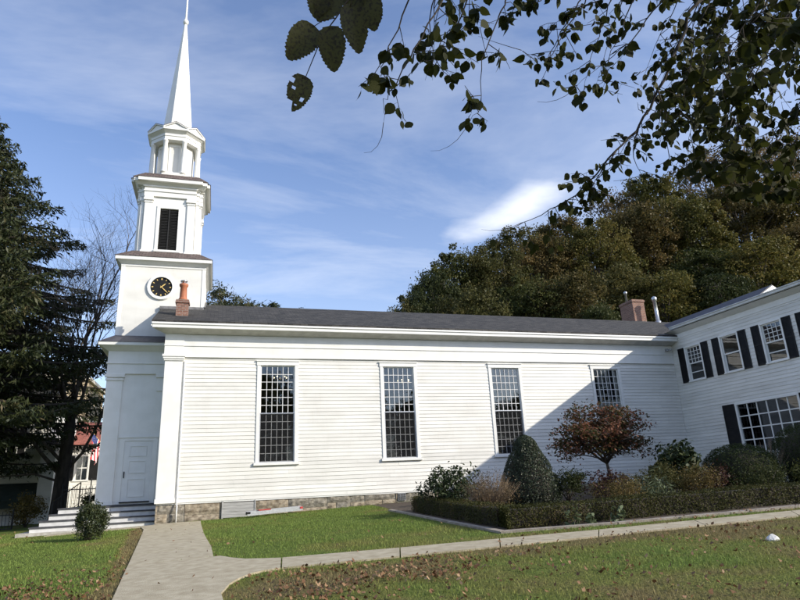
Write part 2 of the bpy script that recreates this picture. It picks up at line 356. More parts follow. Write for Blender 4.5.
# ---------------------------------------------------------------- ground
def sstep(a, b, x):
    t = min(1, max(0, (x-a)/(b-a))); return t*t*(3-2*t)
def G(x, y):
    xc = min(max(x, -8), 16); yc = min(max(y, -27), 4)
    z = -0.71+0.033*xc+0.026*yc
    s = .5*(x-5)+.87*(y-12)-12
    if s > 0: z += (.5*s if s < 90 else 45)*sstep(-5, 15, x-.55*max(0, y-25))*(1-math.exp(-s/9))
    return z
def axis(lo, hi, st, far):
    a = list(np.arange(lo, hi+1e-6, st)); d = st; v = hi
    while v < far: d *= 1.35; v += d; a.append(v)
    d = st; v = lo
    while v > -far: d *= 1.35; v -= d; a.insert(0, v)
    return a
gx, gy = axis(-24, 60, 1.0, 1200), axis(-32, 70, 1.0, 1200)
mb = MB(); nx = len(gx)
mb.v = [(x, y, G(x, y)) for y in gy for x in gx]
for j in range(len(gy)-1):
    for i in range(nx-1):
        mb.f.append((j*nx+i, j*nx+i+1, (j+1)*nx+i+1, (j+1)*nx+i)); mb.m.append(0); mb.sm.append(True)
# worn / leafy areas and green areas share one noise with the grass blades
def lawn_colour(t, co):
    nz = t.nodes.new('ShaderNodeTexNoise'); nz.inputs['Scale'].default_value = .42; nz.inputs['Detail'].default_value = 5; nz.inputs['Roughness'].default_value = .62
    lk(t, co, nz.inputs[0])
    rp = t.nodes.new('ShaderNodeValToRGB'); e = rp.color_ramp.elements; e[0].position = .40; e[1].position = .62
    e[0].color = (.165, .135, .060, 1); e[1].color = (.118, .160, .036, 1)
    m_ = e.new(.50); m_.color = (.150, .158, .044, 1)
    # the lawn beside the church is greener: the strip by the front walk is worn
    sp = t.nodes.new('ShaderNodeSeparateXYZ'); lk(t, co, sp.inputs[0])
    mr_ = t.nodes.new('ShaderNodeMapRange'); mr_.inputs['From Min'].default_value = -14.4; mr_.inputs['From Max'].default_value = -12.2
    mr_.inputs['To Min'].default_value = -.025; mr_.inputs['To Max'].default_value = .13; lk(t, sp.outputs[1], mr_.inputs[0])
    a = t.nodes.new('ShaderNodeMath'); a.operation = 'ADD'; lk(t, nz.outputs[0], a.inputs[0]); lk(t, mr_.outputs[0], a.inputs[1])
    # bare, leaf-stained margin along the left edge of the walk
    d1 = t.nodes.new('ShaderNodeMath'); d1.operation = 'MULTIPLY_ADD'; d1.inputs[1].default_value = .0693; d1.inputs[2].default_value = -.70+.0693*14.36; lk(t, sp.outputs[1], d1.inputs[0])
    d2 = t.nodes.new('ShaderNodeMath'); d2.operation = 'ADD'; lk(t, d1.outputs[0], d2.inputs[0]); lk(t, sp.outputs[0], d2.inputs[1])
    d3 = t.nodes.new('ShaderNodeMath'); d3.operation = 'ADD'; d3.inputs[1].default_value = .12; lk(t, d2.outputs[0], d3.inputs[0])
    d4 = t.nodes.new('ShaderNodeMath'); d4.operation = 'ABSOLUTE'; lk(t, d3.outputs[0], d4.inputs[0])
    d5 = t.nodes.new('ShaderNodeMapRange'); d5.inputs['From Min'].default_value = .32; d5.inputs['From Max'].default_value = .08; d5.inputs['To Max'].default_value = -.26; lk(t, d4.outputs[0], d5.inputs[0])
    a2 = t.nodes.new('ShaderNodeMath'); a2.operation = 'ADD'; lk(t, a.outputs[0], a2.inputs[0]); lk(t, d5.outputs[0], a2.inputs[1]); a = a2
    lk(t, a.outputs[0], rp.inputs[0]); return rp.outputs[0]
m, t, out = newmat('lawn_ground'); p = t.nodes.new('ShaderNodeBsdfPrincipled'); p.inputs['Roughness'].default_value = 1; p.inputs['Specular IOR Level'].default_value = .1
co = t.nodes.new('ShaderNodeTexCoord'); c = lawn_colour(t, co.outputs['Object'])
nz = t.nodes.new('ShaderNodeTexNoise'); nz.inputs['Scale'].default_value = 22; nz.inputs['Detail'].default_value = 6; lk(t, co.outputs['Object'], nz.inputs[0])
mr_ = t.nodes.new('ShaderNodeMapRange'); mr_.inputs['To Min'].default_value = .4; mr_.inputs['To Max'].default_value = 1.3; lk(t, nz.outputs[0], mr_.inputs[0])
mu = t.nodes.new('ShaderNodeVectorMath'); mu.operation = 'SCALE'; lk(t, c, mu.inputs[0]); lk(t, mr_.outputs[0], mu.inputs['Scale']); lk(t, mu.outputs[0], p.inputs['Base Color'])
b = t.nodes.new('ShaderNodeBump'); b.inputs['Strength'].default_value = 1; b.inputs['Distance'].default_value = .05; lk(t, nz.outputs[0], b.inputs['Height']); lk(t, b.outputs[0], p.inputs['Normal'])
lk(t, p.outputs[0], out.inputs[0])
tag(mb.build('ground', m), kind='structure')

# walk: strips of quads between a left and a right edge line, raised a little over the lawn
def slab(polys, name, mat, h=.03, dz=.0, depth=.10):
    mb = MB()
    for P in polys:
        top = [(x, y, G(x, y)+h+dz) for x, y in P]; bot = [(x, y, G(x, y)-depth) for x, y in P]
        n = len(P)
        mb.add(top, [tuple(range(n))]); mb.add(top+bot, [(i, n+i, n+(i+1) % n, (i+1) % n) for i in range(n)])
    return mb.build(name, mat)
GAP = .022
def strip(Lp, Rp):
    out = []
    for i in range(len(Lp)-1):
        a, b, c_, d = map(Vector, (Lp[i], Rp[i], Rp[i+1], Lp[i+1]))
        u1 = (d-a).normalized()*GAP*.5; u2 = (c_-b).normalized()*GAP*.5
        out.append([tuple(a+u1), tuple(b+u2), tuple(c_-u2), tuple(d-u1)])
    return out
def lerp(a, b, t): return (a[0]+(b[0]-a[0])*t, a[1]+(b[1]-a[1])*t)
def walk_left(y): return np.interp(y, [-30, -14.4, -11, -5.4, -.5], [1.5, .70, .46, .09, -.26])
def walk_right(y): return np.interp(y, [-30, -15.5, -15.35, -9.4, -5.8, -.5], [3.0, 2.12, 2.09, 1.97, 1.75, 1.55])
ys = [-30, -28.2, -26.4, -24.6, -22.8, -21, -19.2, -17.4, -15.6]
polys = strip([(walk_left(y), y) for y in ys], [(walk_right(y), y) for y in ys])
# junction slab with its curved corners
polys.append([(walk_left(-15.59), -15.588), (2.125, -15.588), (2.10, -15.0), (2.23, -14.31), (2.37, -13.95), (2.56, -13.62), (2.80, -13.46), (3.05, -13.40),
              (3.18, -12.22), (2.85, -12.02), (2.56, -11.8), (2.33, -11.42), (2.13, -10.95), (walk_left(-10.9), -10.95)][::1])
ys = [-10.94, -9.1, -7.3, -5.5, -3.7, -2.0]
polys += strip([(walk_left(y), y) for y in ys], [(walk_right(y), y) for y in ys])
polys.append([(walk_left(-1.99), -1.99), (walk_right(-1.99), -1.99), (1.56, -.45), (.9, -.06), (.02, -.06), (-.05, -.2), (-3.2, -.2), (-3.3, -.72), (-.36, -.78)])
polys += strip([(3.064, -13.40), (5.02, -13.68), (6.77, -13.92), (8.64, -14.10), (10.8, -14.34), (12.8, -14.62), (15, -14.95), (17.5, -15.3), (20, -15.6)],
               [(3.194, -12.22), (5.31, -12.69), (7.19, -13.02), (9.15, -13.36), (11.2, -13.62), (13.4, -13.9), (15.6, -14.2), (18, -14.5), (20.4, -14.8)])
tag(slab(polys, 'path', concrete), kind='structure')
# planting bed soil and its edging
bed = [(7.9, -.1), (7.78, -5.5), (7.78, -9.0), (7.80, -12.0), (10, -12.62), (12.5, -13.02), (15, -13.32), (19, -13.8), (23.4, -13.9), (23.4, -.1)]
bedp = [[(7.9, -.1), (7.78, -5.5), (10, -5.5), (10, -.1)], [(7.78, -5.5), (7.78, -9.0), (7.80, -12.0), (10, -12.62), (10, -5.5)], [(10, -.1), (10, -12.62), (12.5, -13.02), (15, -13.32), (16, -13.44), (16, -.1)], [(16, -.1), (16, -13.44), (19, -13.8), (23.4, -13.9), (23.4, -.1)]]
tag(slab(bedp, 'planting_bed', soil, h=.012), kind='structure')
e1 = [(7.60, -3.6), (7.62, -6.3), (7.60, -9.0), (7.62, -12.16)]; e2 = [(7.74, -3.6), (7.76, -6.3), (7.74, -9.0), (7.78, -12.02)]
e3 = [(7.62, -12.17), (10, -12.80), (12.5, -13.24), (15, -13.56), (19, -14.05)]; e4 = [(7.78, -12.03), (10, -12.64), (12.5, -13.04), (15, -13.34), (19, -13.82)]
tag(slab(strip(e1, e2)+strip(e3, e4), 'bed_edging', edging, h=.045), 'low concrete edging strip running round the outside of the clipped hedge', 'edging')

def in_poly(P, x, y):
    P = np.asarray(P); inside = np.zeros(len(x), bool); j = len(P)-1
    for i in range(len(P)):
        xi, yi = P[i]; xj, yj = P[j]
        cnd = ((yi > y) != (yj > y)) & (x < (xj-xi)*(y-yi)/(yj-yi+1e-12)+xi)
        inside ^= cnd; j = i
    return inside
HARD = polys+[bed, [(7.5, -3.5), (7.9, -3.5), (7.9, -12.1), (7.5, -12.3)], [(7.5, -12.3), (7.9, -11.9), (19, -13.7), (19, -14.1)],
              [(-4.4, -.25), (0, -.25), (0, 9), (-4.4, 9)], [(0, -.0), (24, -.0), (24, 9), (0, 9)]]
Gv = np.vectorize(G)
rng = np.random.default_rng(3)
def lawn_points(n):
    # only the ground the camera can see (the frame shows nothing nearer than about 8 m)
    x = rng.uniform(-11, 15.5, n); y = rng.uniform(-20.3, 2.5, n)
    k = (x > -3.6-.45*(y+18.5)*.55) & (x < 13+(-y-18.5)*-.9)
    for P in HARD: k &= ~in_poly(P, x, y)
    return x[k], y[k]
x, y = lawn_points(480000)
n = len(x); z = Gv(x, y)
near = np.clip((-y-8)/8, 0, 1)
H = rng.uniform(.022, .055, n)*(1+.25*np.sin(x*2.1+y*1.3)); wd = rng.uniform(.006, .011, n)+.004*(1-near)
az = rng.uniform(0, 2*np.pi, n); ln_ = rng.uniform(0, .9, n)*H
d = np.stack([np.cos(az), np.sin(az), 0*az], 1); s = np.stack([-np.sin(az), np.cos(az), 0*az], 1)
B = np.stack([x, y, z-.004], 1)
V = np.stack([B-s*wd[:, None]*.5, B+s*wd[:, None]*.5, B+d*ln_[:, None]+np.array([0, 0, 1])*H[:, None]], 1)
m, t, out = newmat('grass_blades'); p = t.nodes.new('ShaderNodeBsdfPrincipled'); p.inputs['Roughness'].default_value = .6; p.inputs['Specular IOR Level'].default_value = .2
co = t.nodes.new('ShaderNodeTexCoord'); c = lawn_colour(t, co.outputs['Object']); g = t.nodes.new('ShaderNodeNewGeometry')
mr_ = t.nodes.new('ShaderNodeMapRange'); mr_.inputs['To Min'].default_value = .7; mr_.inputs['To Max'].default_value = 2.3; lk(t, g.outputs['Random Per Island'], mr_.inputs[0])
mu = t.nodes.new('ShaderNodeVectorMath'); mu.operation = 'SCALE'; lk(t, c, mu.inputs[0]); lk(t, mr_.outputs[0], mu.inputs['Scale'])
lk(t, mu.outputs[0], p.inputs['Base Color']); tr = t.nodes.new('ShaderNodeBsdfTranslucent'); lk(t, mu.outputs[0], tr.inputs[0])
mx = t.nodes.new('ShaderNodeMixShader'); mx.inputs[0].default_value = .3; lk(t, p.outputs[0], mx.inputs[1]); lk(t, tr.outputs[0], mx.inputs[2]); lk(t, mx.outputs[0], out.inputs[0])
tag(quads_obj('grass', V, m, nv=3), 'short mown lawn grass, green with worn brown patches', 'grass', kind='stuff')
# fallen leaves: thick drifts near the walk corner and at the left, thin scatter elsewhere
def litter(n, f):
    x, y = lawn_points(n); k = rng.uniform(0, 1, len(x)) < f(x, y); return x[k], y[k]
def dens(x, y):
    nzv = .5+.5*np.sin(x*3.1+1.7*np.sin(y*2.3))*np.sin(y*2.9+1.3*np.sin(x*1.9))
    a = np.exp(-(((x-4.0-.5*(y+15.2))/1.7)**2+((y+15.4)/1.0)**2)); b_ = np.exp(-(((x+.6)/.8)**2+((y+13.9)/1.8)**2))
    c_ = np.exp(-((x-walk_left(y)+.25)/.2)**2)*(y < -1)*.25
    e = .22*(y < -12.9)+.012
    return np.clip((a*1.8+b_*2.6)*(.15+.85*nzv**2)+c_*nzv+e*nzv, 0, 1)
x, y = litter(90000, dens)
px_, py_ = rng.uniform(-.3, 12, 900), rng.uniform(-17, -.5, 900); onw = np.zeros(900, bool)
for P in polys: onw |= in_poly(P, px_, py_)
onw &= rng.random(900) < .22
x, y = np.concatenate([x, px_[onw]]), np.concatenate([y, py_[onw]]); n = len(x)
C = np.stack([x, y, Gv(x, y)+rng.uniform(.022, .06, n)], 1)
V = leaf_hex(C, rng.uniform(.035, .085, n), rng.uniform(.025, .06, n), rng, nrm=np.tile([0, 0, 1.], (n, 1)), spread=.8)
V[:, 3, 2] += rng.uniform(0, .025, n); V[:, 1, 2] += rng.uniform(0, .03, n)
litm = leafmat('fallen_leaf', [(0, (.08, .042, .022)), (.4, (.17, .088, .042)), (.7, (.28, .165, .088)), (1, (.42, .29, .17))], trans=.15, nscale=2)
tag(quads_obj('fallen_leaves', V, litm, nv=6), 'scattered dry brown leaves lying on the lawn', 'fallen leaves', kind='stuff')
mb = MB(); rz = G(10.24, -16.32); rr = random.Random(4)
prof = [[Vector((10.24, -16.32, rz-.02+.11*k/3)) for _ in range(9)] for k in range(4)]
rings = []
for k, rad in enumerate((.11, .115, .08, .02)):
    rings.append([(10.24+rad*rr.uniform(.8, 1.15)*math.cos(2*math.pi*i/9), -16.32+rad*.75*rr.uniform(.8, 1.15)*math.sin(2*math.pi*i/9), rz-.02+.036*k+.008*rr.random()) for i in range(9)])
for k in range(3): mb.loft(rings[k], rings[k+1], cap=(k == 2))
tag(mb.build('rock', rockm), 'small pale rock lying alone on the front lawn', 'rock')

# ---------------------------------------------------------------- church
church = thing('church', (10, 4.6, -.7), 'white clapboard church with clock tower, belfry and tall spire', 'church')
YC = 4.6; XE = 30.0; NAVE_D = 9.2
WINX = [3.42, 8.45, 13.43, 18.68]; WZ0, WZ1 = 1.20, 5.22
def part(mb, name, mat, parent=None, **k): return mb.build(name, mat, parent or church, **k)
def clapboards(mb, u0, u1, z0, z1, holes, mapf, out=.020, step=.146, seed=1):
    """courses of lapped boards: u runs along the wall, mapf(u, off, z) gives the point, off = distance proud of the wall"""
    rr = random.Random(seed); z = z0
    while z < z1-.02:
        zt = min(z+step, z1)
        segs = [(u0, u1)]
        for (a, b_, h0, h1) in holes:
            if zt > h0+.02 and z < h1-.02:
                ns = []
                for (p_, q_) in segs:
                    if b_ <= p_ or a >= q_: ns.append((p_, q_)); continue
                    if a > p_: ns.append((p_, a))
                    if b_ < q_: ns.append((b_, q_))
                segs = ns
        ns = []
        for (p_, q_) in segs:
            c_ = p_
            while q_-c_ > 4.6: d_ = c_+rr.uniform(2.0, 4.4); ns.append((c_, d_-.002)); c_ = d_+.002
            ns.append((c_, q_))
        for (p_, q_) in ns:
            # subdivide so that the boards are very slightly uneven
            k = max(1, int((q_-p_)/2.4)); us = [p_+(q_-p_)*i/k for i in range(k+1)]
            pts = [(u, out+rr.uniform(-.002, .003), z+rr.uniform(-.0025, .0025)) for u in us]
            vs = []
            for (u, o_, zz) in pts: vs += [mapf(u, 0, zz), mapf(u, o_, zz), mapf(u, .003, zt+.004)]
            fs = []
            for i in range(k): fs += [(3*i, 3*i+3, 3*i+4, 3*i+1), (3*i+1, 3*i+4, 3*i+5, 3*i+2)]
            mb.add(vs, fs)
        z = zt
def wall_core(mb, u0, u1, z0, z1, holes, f, mi=0):
    """solid wall pieces around the openings; f(ua, ub, za, zb) adds a box"""
    hs = sorted(holes); cur = u0
    for (a, b_, h0, h1) in hs:
        if a > cur: f(cur, a, z0, z1)
        f(a, b_, z0, h0); f(a, b_, h1, z1); cur = b_
    if cur < u1: f(cur, u1, z0, z1)
holes = [(x+.10, x+1.51, WZ0+.12, WZ1-.14) for x in WINX]
mb = MB(); clapboards(mb, .60, 26.5, 0.0, 5.36, holes, lambda u, o, z: (u, -o, z)); part(mb, 'siding', white)
mb = MB(); wall_core(mb, .0, 26.5, -.05, 6.4, holes, lambda a, b_, c_, d: mb.box(a, b_, .0, .20, c_, d))
mb.box(0, .2, .2, NAVE_D, -.05, 6.4); mb.box(0, 26.5, NAVE_D-.2, NAVE_D, -.05, 6.4); mb.box(26.3, 26.5, .2, NAVE_D-.2, -.05, 6.4)
# west gable triangle
mb.add([(0, 0, 6.4), (0, NAVE_D, 6.4), (0, YC, 8.55), (.2, 0, 6.4), (.2, NAVE_D, 6.4), (.2, YC, 8.55)], [(0, 2, 1), (3, 4, 5), (0, 3, 5, 2), (1, 2, 5, 4)])
part(mb, 'wall', white2)
mb = MB(); mb.box(.2, 26.3, .2, NAVE_D-.2, -.06, -.02); part(mb, 'interior_floor', woodfl)
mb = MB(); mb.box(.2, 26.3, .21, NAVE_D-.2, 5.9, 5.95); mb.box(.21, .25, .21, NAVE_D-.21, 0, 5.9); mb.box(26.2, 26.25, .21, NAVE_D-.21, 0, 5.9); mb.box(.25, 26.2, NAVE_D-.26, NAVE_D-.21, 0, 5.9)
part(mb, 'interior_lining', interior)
# frieze, mouldings, cornice
mb = MB()
mb.box(.62, 26.5, -.045, -.001, 5.36, 5.78); mb.box(.62, 26.5, -.075, -.001, 5.78, 5.83); mb.box(.62, 26.5, -.06, -.001, 5.83, 6.24); mb.box(.62, 26.5, -.085, -.001, 5.34, 5.36)
mb.box(-.07, .62, -.085, -.001, 5.44, 5.78); mb.box(-.08, .62, -.105, -.001, 5.78, 5.83); mb.box(-.07, .62, -.095, -.001, 5.83, 6.24)
mb.box(-.07, -.001, .0, 1.5, 5.44, 6.24)
part(mb, 'frieze', white2)
mb = MB(); e = -.48
mb.add([(-.08, -.10, 6.24), (XE, -.10, 6.24), (XE, e, 6.37), (-.50, e, 6.37), (-.08, 0, 6.38), (XE, 0, 6.38)], [(0, 3, 2, 1), (0, 1, 5, 4), (0, 4, 3)])
mb.add([(-.08, -.10, 6.24), (-.50, e, 6.37), (-.50, 1.6, 7.2), (-.0, 1.6, 7.0), (-.0, .0, 6.24)], [(0, 1, 2, 3, 4)])
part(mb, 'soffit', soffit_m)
mb = MB(); mb.box(-.52, XE, e-.10, e, 6.37, 6.56); mb.box(-.54, XE, e-.14, e-.10, 6.50, 6.58)
part(mb, 'gutter', white2, bevel=.008)
# roof: two slopes with thickness, ridge at YC
def rz_(y): return 8.86-abs(y-YC)*.423
mb = MB()
for sgn in (-1, 1):
    ye = YC+sgn*(YC+.60)
    a = [(-.55, ye, rz_(ye)), (XE, ye, rz_(ye)), (XE, YC, 8.86), (-.55, YC, 8.86)]
    b_ = [(v[0], v[1], v[2]-.07) for v in a]
    mb.loft(a, b_)
part(mb, 'roof', shingle)
mb = MB()
for sgn in (-1, 1):
    ye = YC+sgn*(YC+.58)
    a = [(-.565, ye, rz_(ye)-.02), (-.565, YC, 8.84), (-.565, YC, 8.62), (-.565, ye, rz_(ye)-.24)]
    mb.loft(a, [(v[0]+.06, v[1], v[2]) for v in a])
part(mb, 'rake_board', white2)
mb = MB(); mb.box(-.62, 1.28, 2.70, 2.846, 8.04, 8.17); mb.add([(1.22, 2.7, 8.07), (1.22, YC, 8.88), (1.22, YC, 9.0), (1.22, 2.7, 8.2), (1.27, 2.7, 8.07), (1.27, YC, 8.88), (1.27, YC, 9.0), (1.27, 2.7, 8.2)], [(0,1,2,3), (4,7,6,5), (3,2,6,7), (0,3,7,4)])
part(mb, 'roof_flashing', lead)
# corner pilaster
mb = MB(); mb.box(-.03, .61, -.055, -.001, .16, 5.20); mb.box(-.03, .0, .0, .6, .16, 5.2)
mb.box(-.055, .635, -.08, -.001, 0, .16)
mb.box(-.07, .65, -.095, -.001, 5.20, 5.27); mb.box(-.10, .68, -.13, -.001, 5.27, 5.35); mb.box(-.13, .71, -.16, -.001, 5.35, 5.44)
part(mb, 'corner_pilaster', white2, bevel=.006)
mb = MB(); mb.tube([(.70, -.06, 5.2), (.70, -.06, -.02), (.72, -.12, -.12), (.72, -.12, -.70)], .022, n=8)
part(mb, 'downspout', white2)
# windows
def tall_window(x):
    x0, x1 = x, x+1.61; z0, z1 = WZ0, WZ1
    mb = MB(); t_ = .13
    mb.box(x0, x0+t_, -.045, .10, z0+.10, z1-.16); mb.box(x1-t_, x1, -.045, .10, z0+.10, z1-.16)
    mb.box(x0-.02, x1+.02, -.055, .10, z1-.16, z1); mb.box(x0-.05, x1+.05, -.085, .10, z1, z1+.04)
    mb.box(x0-.06, x1+.06, -.10, .10, z0, z0+.10)
    w = part(mb, 'window', white2, bevel=.004)
    gx0, gx1, gz0, gz1 = x0+t_, x1-t_, z0+.10, z1-.16; zm = (gz0+gz1)/2-.02
    for (a, b_, yy, nm) in ((zm-.03, gz1, .02, 'upper_sash'), (gz0, zm+.03, .055, 'lower_sash')):
        mb = MB(); f = .045
        mb.box(gx0, gx0+f, yy, yy+.03, a, b_, 1); mb.box(gx1-f, gx1, yy, yy+.03, a, b_, 1); mb.box(gx0+f, gx1-f, yy, yy+.03, b_-f, b_, 1); mb.box(gx0+f, gx1-f, yy, yy+.03, a, a+f+.01, 1)
        for i in range(1, 6): xx = gx0+f+(gx1-gx0-2*f)*i/6; mb.box(xx-.011, xx+.011, yy+.004, yy+.024, a+f+.01, b_-f, 0)
        for i in range(1, 6): zz = a+f+(b_-a-2*f)*i/6; mb.box(gx0+f, gx1-f, yy+.006, yy+.022, zz-.011, zz+.011, 0)
        part(mb, nm, [muntin, white2], w)
        mb = MB(); mb.box(gx0+.02, gx1-.02, yy+.026, yy+.030, a+.02, b_-.02); part(mb, 'glass_pane', glass, w)
    mb = MB(); mb.box(gx0+.035, gx1-.035, .002, .005, gz0+.03, zm-.01); part(mb, 'insect_screen', screen, w)
    mb = MB(); 
    for a in ((gx0, gx0+.035), (gx1-.035, gx1)): mb.box(a[0], a[1], -.004, .01, gz0, zm)
    mb.box(gx0, gx1, -.006, .01, zm-.01, zm+.025); mb.box(gx0+.035, gx1-.035, -.004, .01, gz0, gz0+.03)
    part(mb, 'screen_frame', alum, w)
for x in WINX: tall_window(x)
# stone foundation: separate roughly squared blocks
rr = random.Random(11); x = .0
base = MB(); base.box(.02, 26.5, .06, .3, -1.2, -.06); base.box(.06, .3, .3, NAVE_D, -1.3, -.06)
fnd = part(base, 'foundation', mortar)
while x < 26:
    w = rr.uniform(.55, 1.5)
    if x < 2.27 < x+w: w = 2.27-x
    if 2.27 <= x < 3.49: x = 3.50; continue
    if 9.02 <= x < 9.36: x = 9.37; continue
    if x < 9.02 < x+w: w = 9.02-x
    z = -.012
    for k in range(3):
        h = rr.uniform(.24, .44); xx = x; 
        parts_ = [w] if k == 0 or rr.random() < .4 or w < .6 else [w*rr.uniform(.35, .65)]
        if len(parts_) == 1 and parts_[0] < w: parts_.append(w-parts_[0])
        for pw in parts_:
            tgt = MB(); sm_ = stone_a if rr.random() < .6 else stone_b
            y0 = rr.uniform(.0, .03)
            nfx = max(2, int(pw/.12)); nfz = 3
            # a rough front face: a small jittered grid
            vs = []; g_ = .012
            for j in range(nfz+1):
                for i in range(nfx+1):
                    edge = i in (0, nfx) or j in (0, nfz)
                    vs.append((xx+g_+(pw-2*g_)*i/nfx+(0 if i in (0, nfx) else rr.uniform(-.02, .02)), y0+(.03 if edge else rr.uniform(-.025, .012)), z-(h-g_)*(1-j/nfz)+rr.uniform(-.006, .006)))
            fs = [(j*(nfx+1)+i, j*(nfx+1)+i+1, (j+1)*(nfx+1)+i+1, (j+1)*(nfx+1)+i) for j in range(nfz) for i in range(nfx)]
            tgt.add(vs, fs); xx += pw
            tgt.box(xx-pw+g_, xx-g_, y0+.028, .2, z-h+g_, z)
            if z > G(xx, 0)-.02: part(tgt, 'stone', sm_, fnd)
        z -= h
    x += w
mb = MB()
mb.box(-.005, .06, .03, 1.6, -1.2, -.02)
part(mb, 'corner_stone', stone_a, fnd)
mb = MB()
for k in range(5): mb.box(2.33, 3.44, .0+.004*(k % 2), .05, -.60+k*.105, -.60+(k+1)*.105-.006)
mb.box(2.27, 2.33, -.02, .05, -.66, -.02); mb.box(3.44, 3.49, -.02, .05, -.66, -.02)
part(mb, 'basement_panel', greyboard)
mb = MB(); mb.box(9.03, 9.35, -.005, .03, -.33, -.05)
for i in range(4): mb.box(9.05+.075*i, 9.105+.075*i, -.010, .02, -.31, -.07, 1)
for k in range(3): mb.box(9.04, 9.34, -.016, .02, -.25+.075*k, -.235+.075*k)
part(mb, 'foundation_vent', [galv, louvm])

# vestibule (lower block in front of the tower)
VY, VX0 = 1.7, -2.22
mb = MB()
mb.box(VX0, 0, VY, VY+.2, .02, 6.3); mb.box(VX0, VX0+.2, VY+.2, 7.5, .02, 6.3); mb.box(VX0, 0, 7.3, 7.5, .02, 6.3)
part(mb, 'vestibule_wall', white2)
mb = MB()
mb.box(VX0-.05, VX0+.54, VY-.07, VY-.001, .02, 4.84); mb.box(VX0-.05, VX0-.001, VY, VY+.5, .02, 4.84); mb.box(VX0-.08, VX0+.57, VY-.1, VY-.001, .02, .16)
mb.box(VX0-.09, VX0+.58, VY-.11, VY-.001, 4.72, 4.80); mb.box(VX0-.12, VX0+.61, VY-.14, VY-.001, 4.84, 4.98)
mb.box(-.42, -.0, VY-.07, VY-.001, 4.3, 4.84); mb.box(-.46, 0, VY-.14, VY-.001, 4.84, 4.98); mb.box(-.12, 0, VY-.07, VY-.001, .02, 4.3)
part(mb, 'vestibule_pilaster', white2, bevel=.005)
mb = MB()
mb.box(VX0-.07, 0, VY-.09, VY-.001, 4.98, 5.38); mb.box(VX0-.11, 0, VY-.13, VY-.001, 5.38, 5.45); mb.box(VX0-.07, 0, VY-.09, VY-.001, 5.45, 5.9)
mb.box(VX0-.07, VX0-.001, VY, 7.5, 4.98, 5.9)
mb.loft([(VX0-.09, VY-.11, 5.9), (0, VY-.11, 5.9), (0, 7.6, 5.9), (VX0-.09, 7.6, 5.9)], [(VX0-.36, VY-.38, 6.08), (0, VY-.38, 6.08), (0, 7.9, 6.08), (VX0-.36, 7.9, 6.08)])
mb.box(VX0-.42, -.02, VY-.44, 7.95, 6.08, 6.20)
part(mb, 'vestibule_cornice', white2, bevel=.006)
mb = MB()
a = [(VX0-.44, VY-.46, 6.205), (-.02, VY-.46, 6.205), (-.02, 7.9, 6.205), (VX0-.44, 7.9, 6.205)]
b_ = [(-2.32, 2.83, 6.84), (-.02, 2.83, 6.84), (-.02, 6.4, 6.84), (-2.32, 6.4, 6.84)]
mb.loft(a, b_); part(mb, 'vestibule_roof', slate_m)
# south door of the vestibule
mb = MB(); dx0, dx1, dz0, dz1 = -1.42, -.40, .10, 2.36
mb.box(dx0-.17, dx0, VY-.03, VY-.001, .04, dz1+.12); mb.box(dx1, dx1+.17, VY-.03, VY-.001, .04, dz1+.12); mb.box(dx0, dx1, VY-.03, VY-.001, dz1, dz1+.12)
mb.box(dx0-.21, dx1+.21, VY-.06, VY-.001, dz1+.12, dz1+.18)
df = part(mb, 'door_frame', white2)
mb = MB(); mb.box(dx0+.012, dx1-.012, VY-.006, VY+.01, dz0+.02, dz1-.012)
for (za, zb) in ((.28, .95), (1.15, 1.62), (1.78, 2.18)):
    for q in (0,):
        xa, xb = dx0+.2, dx1-.2
        mb.box(xa, xb, VY-.026, VY-.006, za, za+.03); mb.box(xa, xb, VY-.026, VY-.006, zb-.03, zb); mb.box(xa, xa+.03, VY-.026, VY-.006, za+.03, zb-.03); mb.box(xb-.03, xb, VY-.026, VY-.006, za+.03, zb-.03)
dr = part(mb, 'door', doorw, df)
mb = MB(); mb.box(dx0-.02, dx1+.02, VY-.09, VY-.0, dz0-.02, dz0+.018); part(mb, 'threshold', black, df)
mb = MB(); mb.box(dx0+.05, dx0+.085, VY-.022, VY-.006, .98, 1.22); mb.tube([(dx0+.068, VY-.02, 1.17), (dx0+.068, VY-.06, 1.15), (dx0+.068, VY-.06, 1.03), (dx0+.068, VY-.02, 1.01)], .009)
part(mb, 'handle', black, df)
# steps wrapping the vestibule
stp = MB()
steps = part(MB().box(-4.32, 3.2-3.2, -.0, 10.5, -1.3, -.735), 'front_steps', stepstone)
for k in range(4):
    zt = 0.0-.188*k; off = .30*k; xl = -3.36-.21*k-.0
    m_ = MB(); m_.box(xl, -.012, 1.2-off, 10.2+.3*k, zt-.188, zt-.046); part(m_, 'riser', steppaint, steps)
    m_ = MB(); m_.box(xl-.03, -.012, 1.2-off-.035, 10.2+.3*k+.03, zt-.044, zt); part(m_, 'tread', nosing_shadow if k < 9 else steppaint, steps)  # thick dark slab edge stands for the nosing's shadow
# iron stair rails
def rail(pts, name='handrail', h=.95, drop=True):
    mb = MB(); tops = [(p_[0], p_[1], p_[2]+h) for p_ in pts]
    mb.tube(tops, .022, n=6); mb.tube([(q[0], q[1], q[2]-h+.12) for q in tops], .013, n=5)
    for i in range(len(pts)-1):
        a, b_ = Vector(pts[i]), Vector(pts[i+1]); L = (b_-a).length; k = max(2, int(L/.13))
        for j in range(k+1): q = a.lerp(b_, j/k); mb.bar(q+Vector((0, 0, .0 if j in (0, k) else .12)), q+Vector((0, 0, h)), .02 if j in (0, k) else .008)
    part(mb, name, iron, steps)
rail([(-3.3, 4.4, 0), (-4.25, 4.4, -.735)]); rail([(-2.5, 1.95, 0), (-2.42, 1.5, 0)], h=1.0)

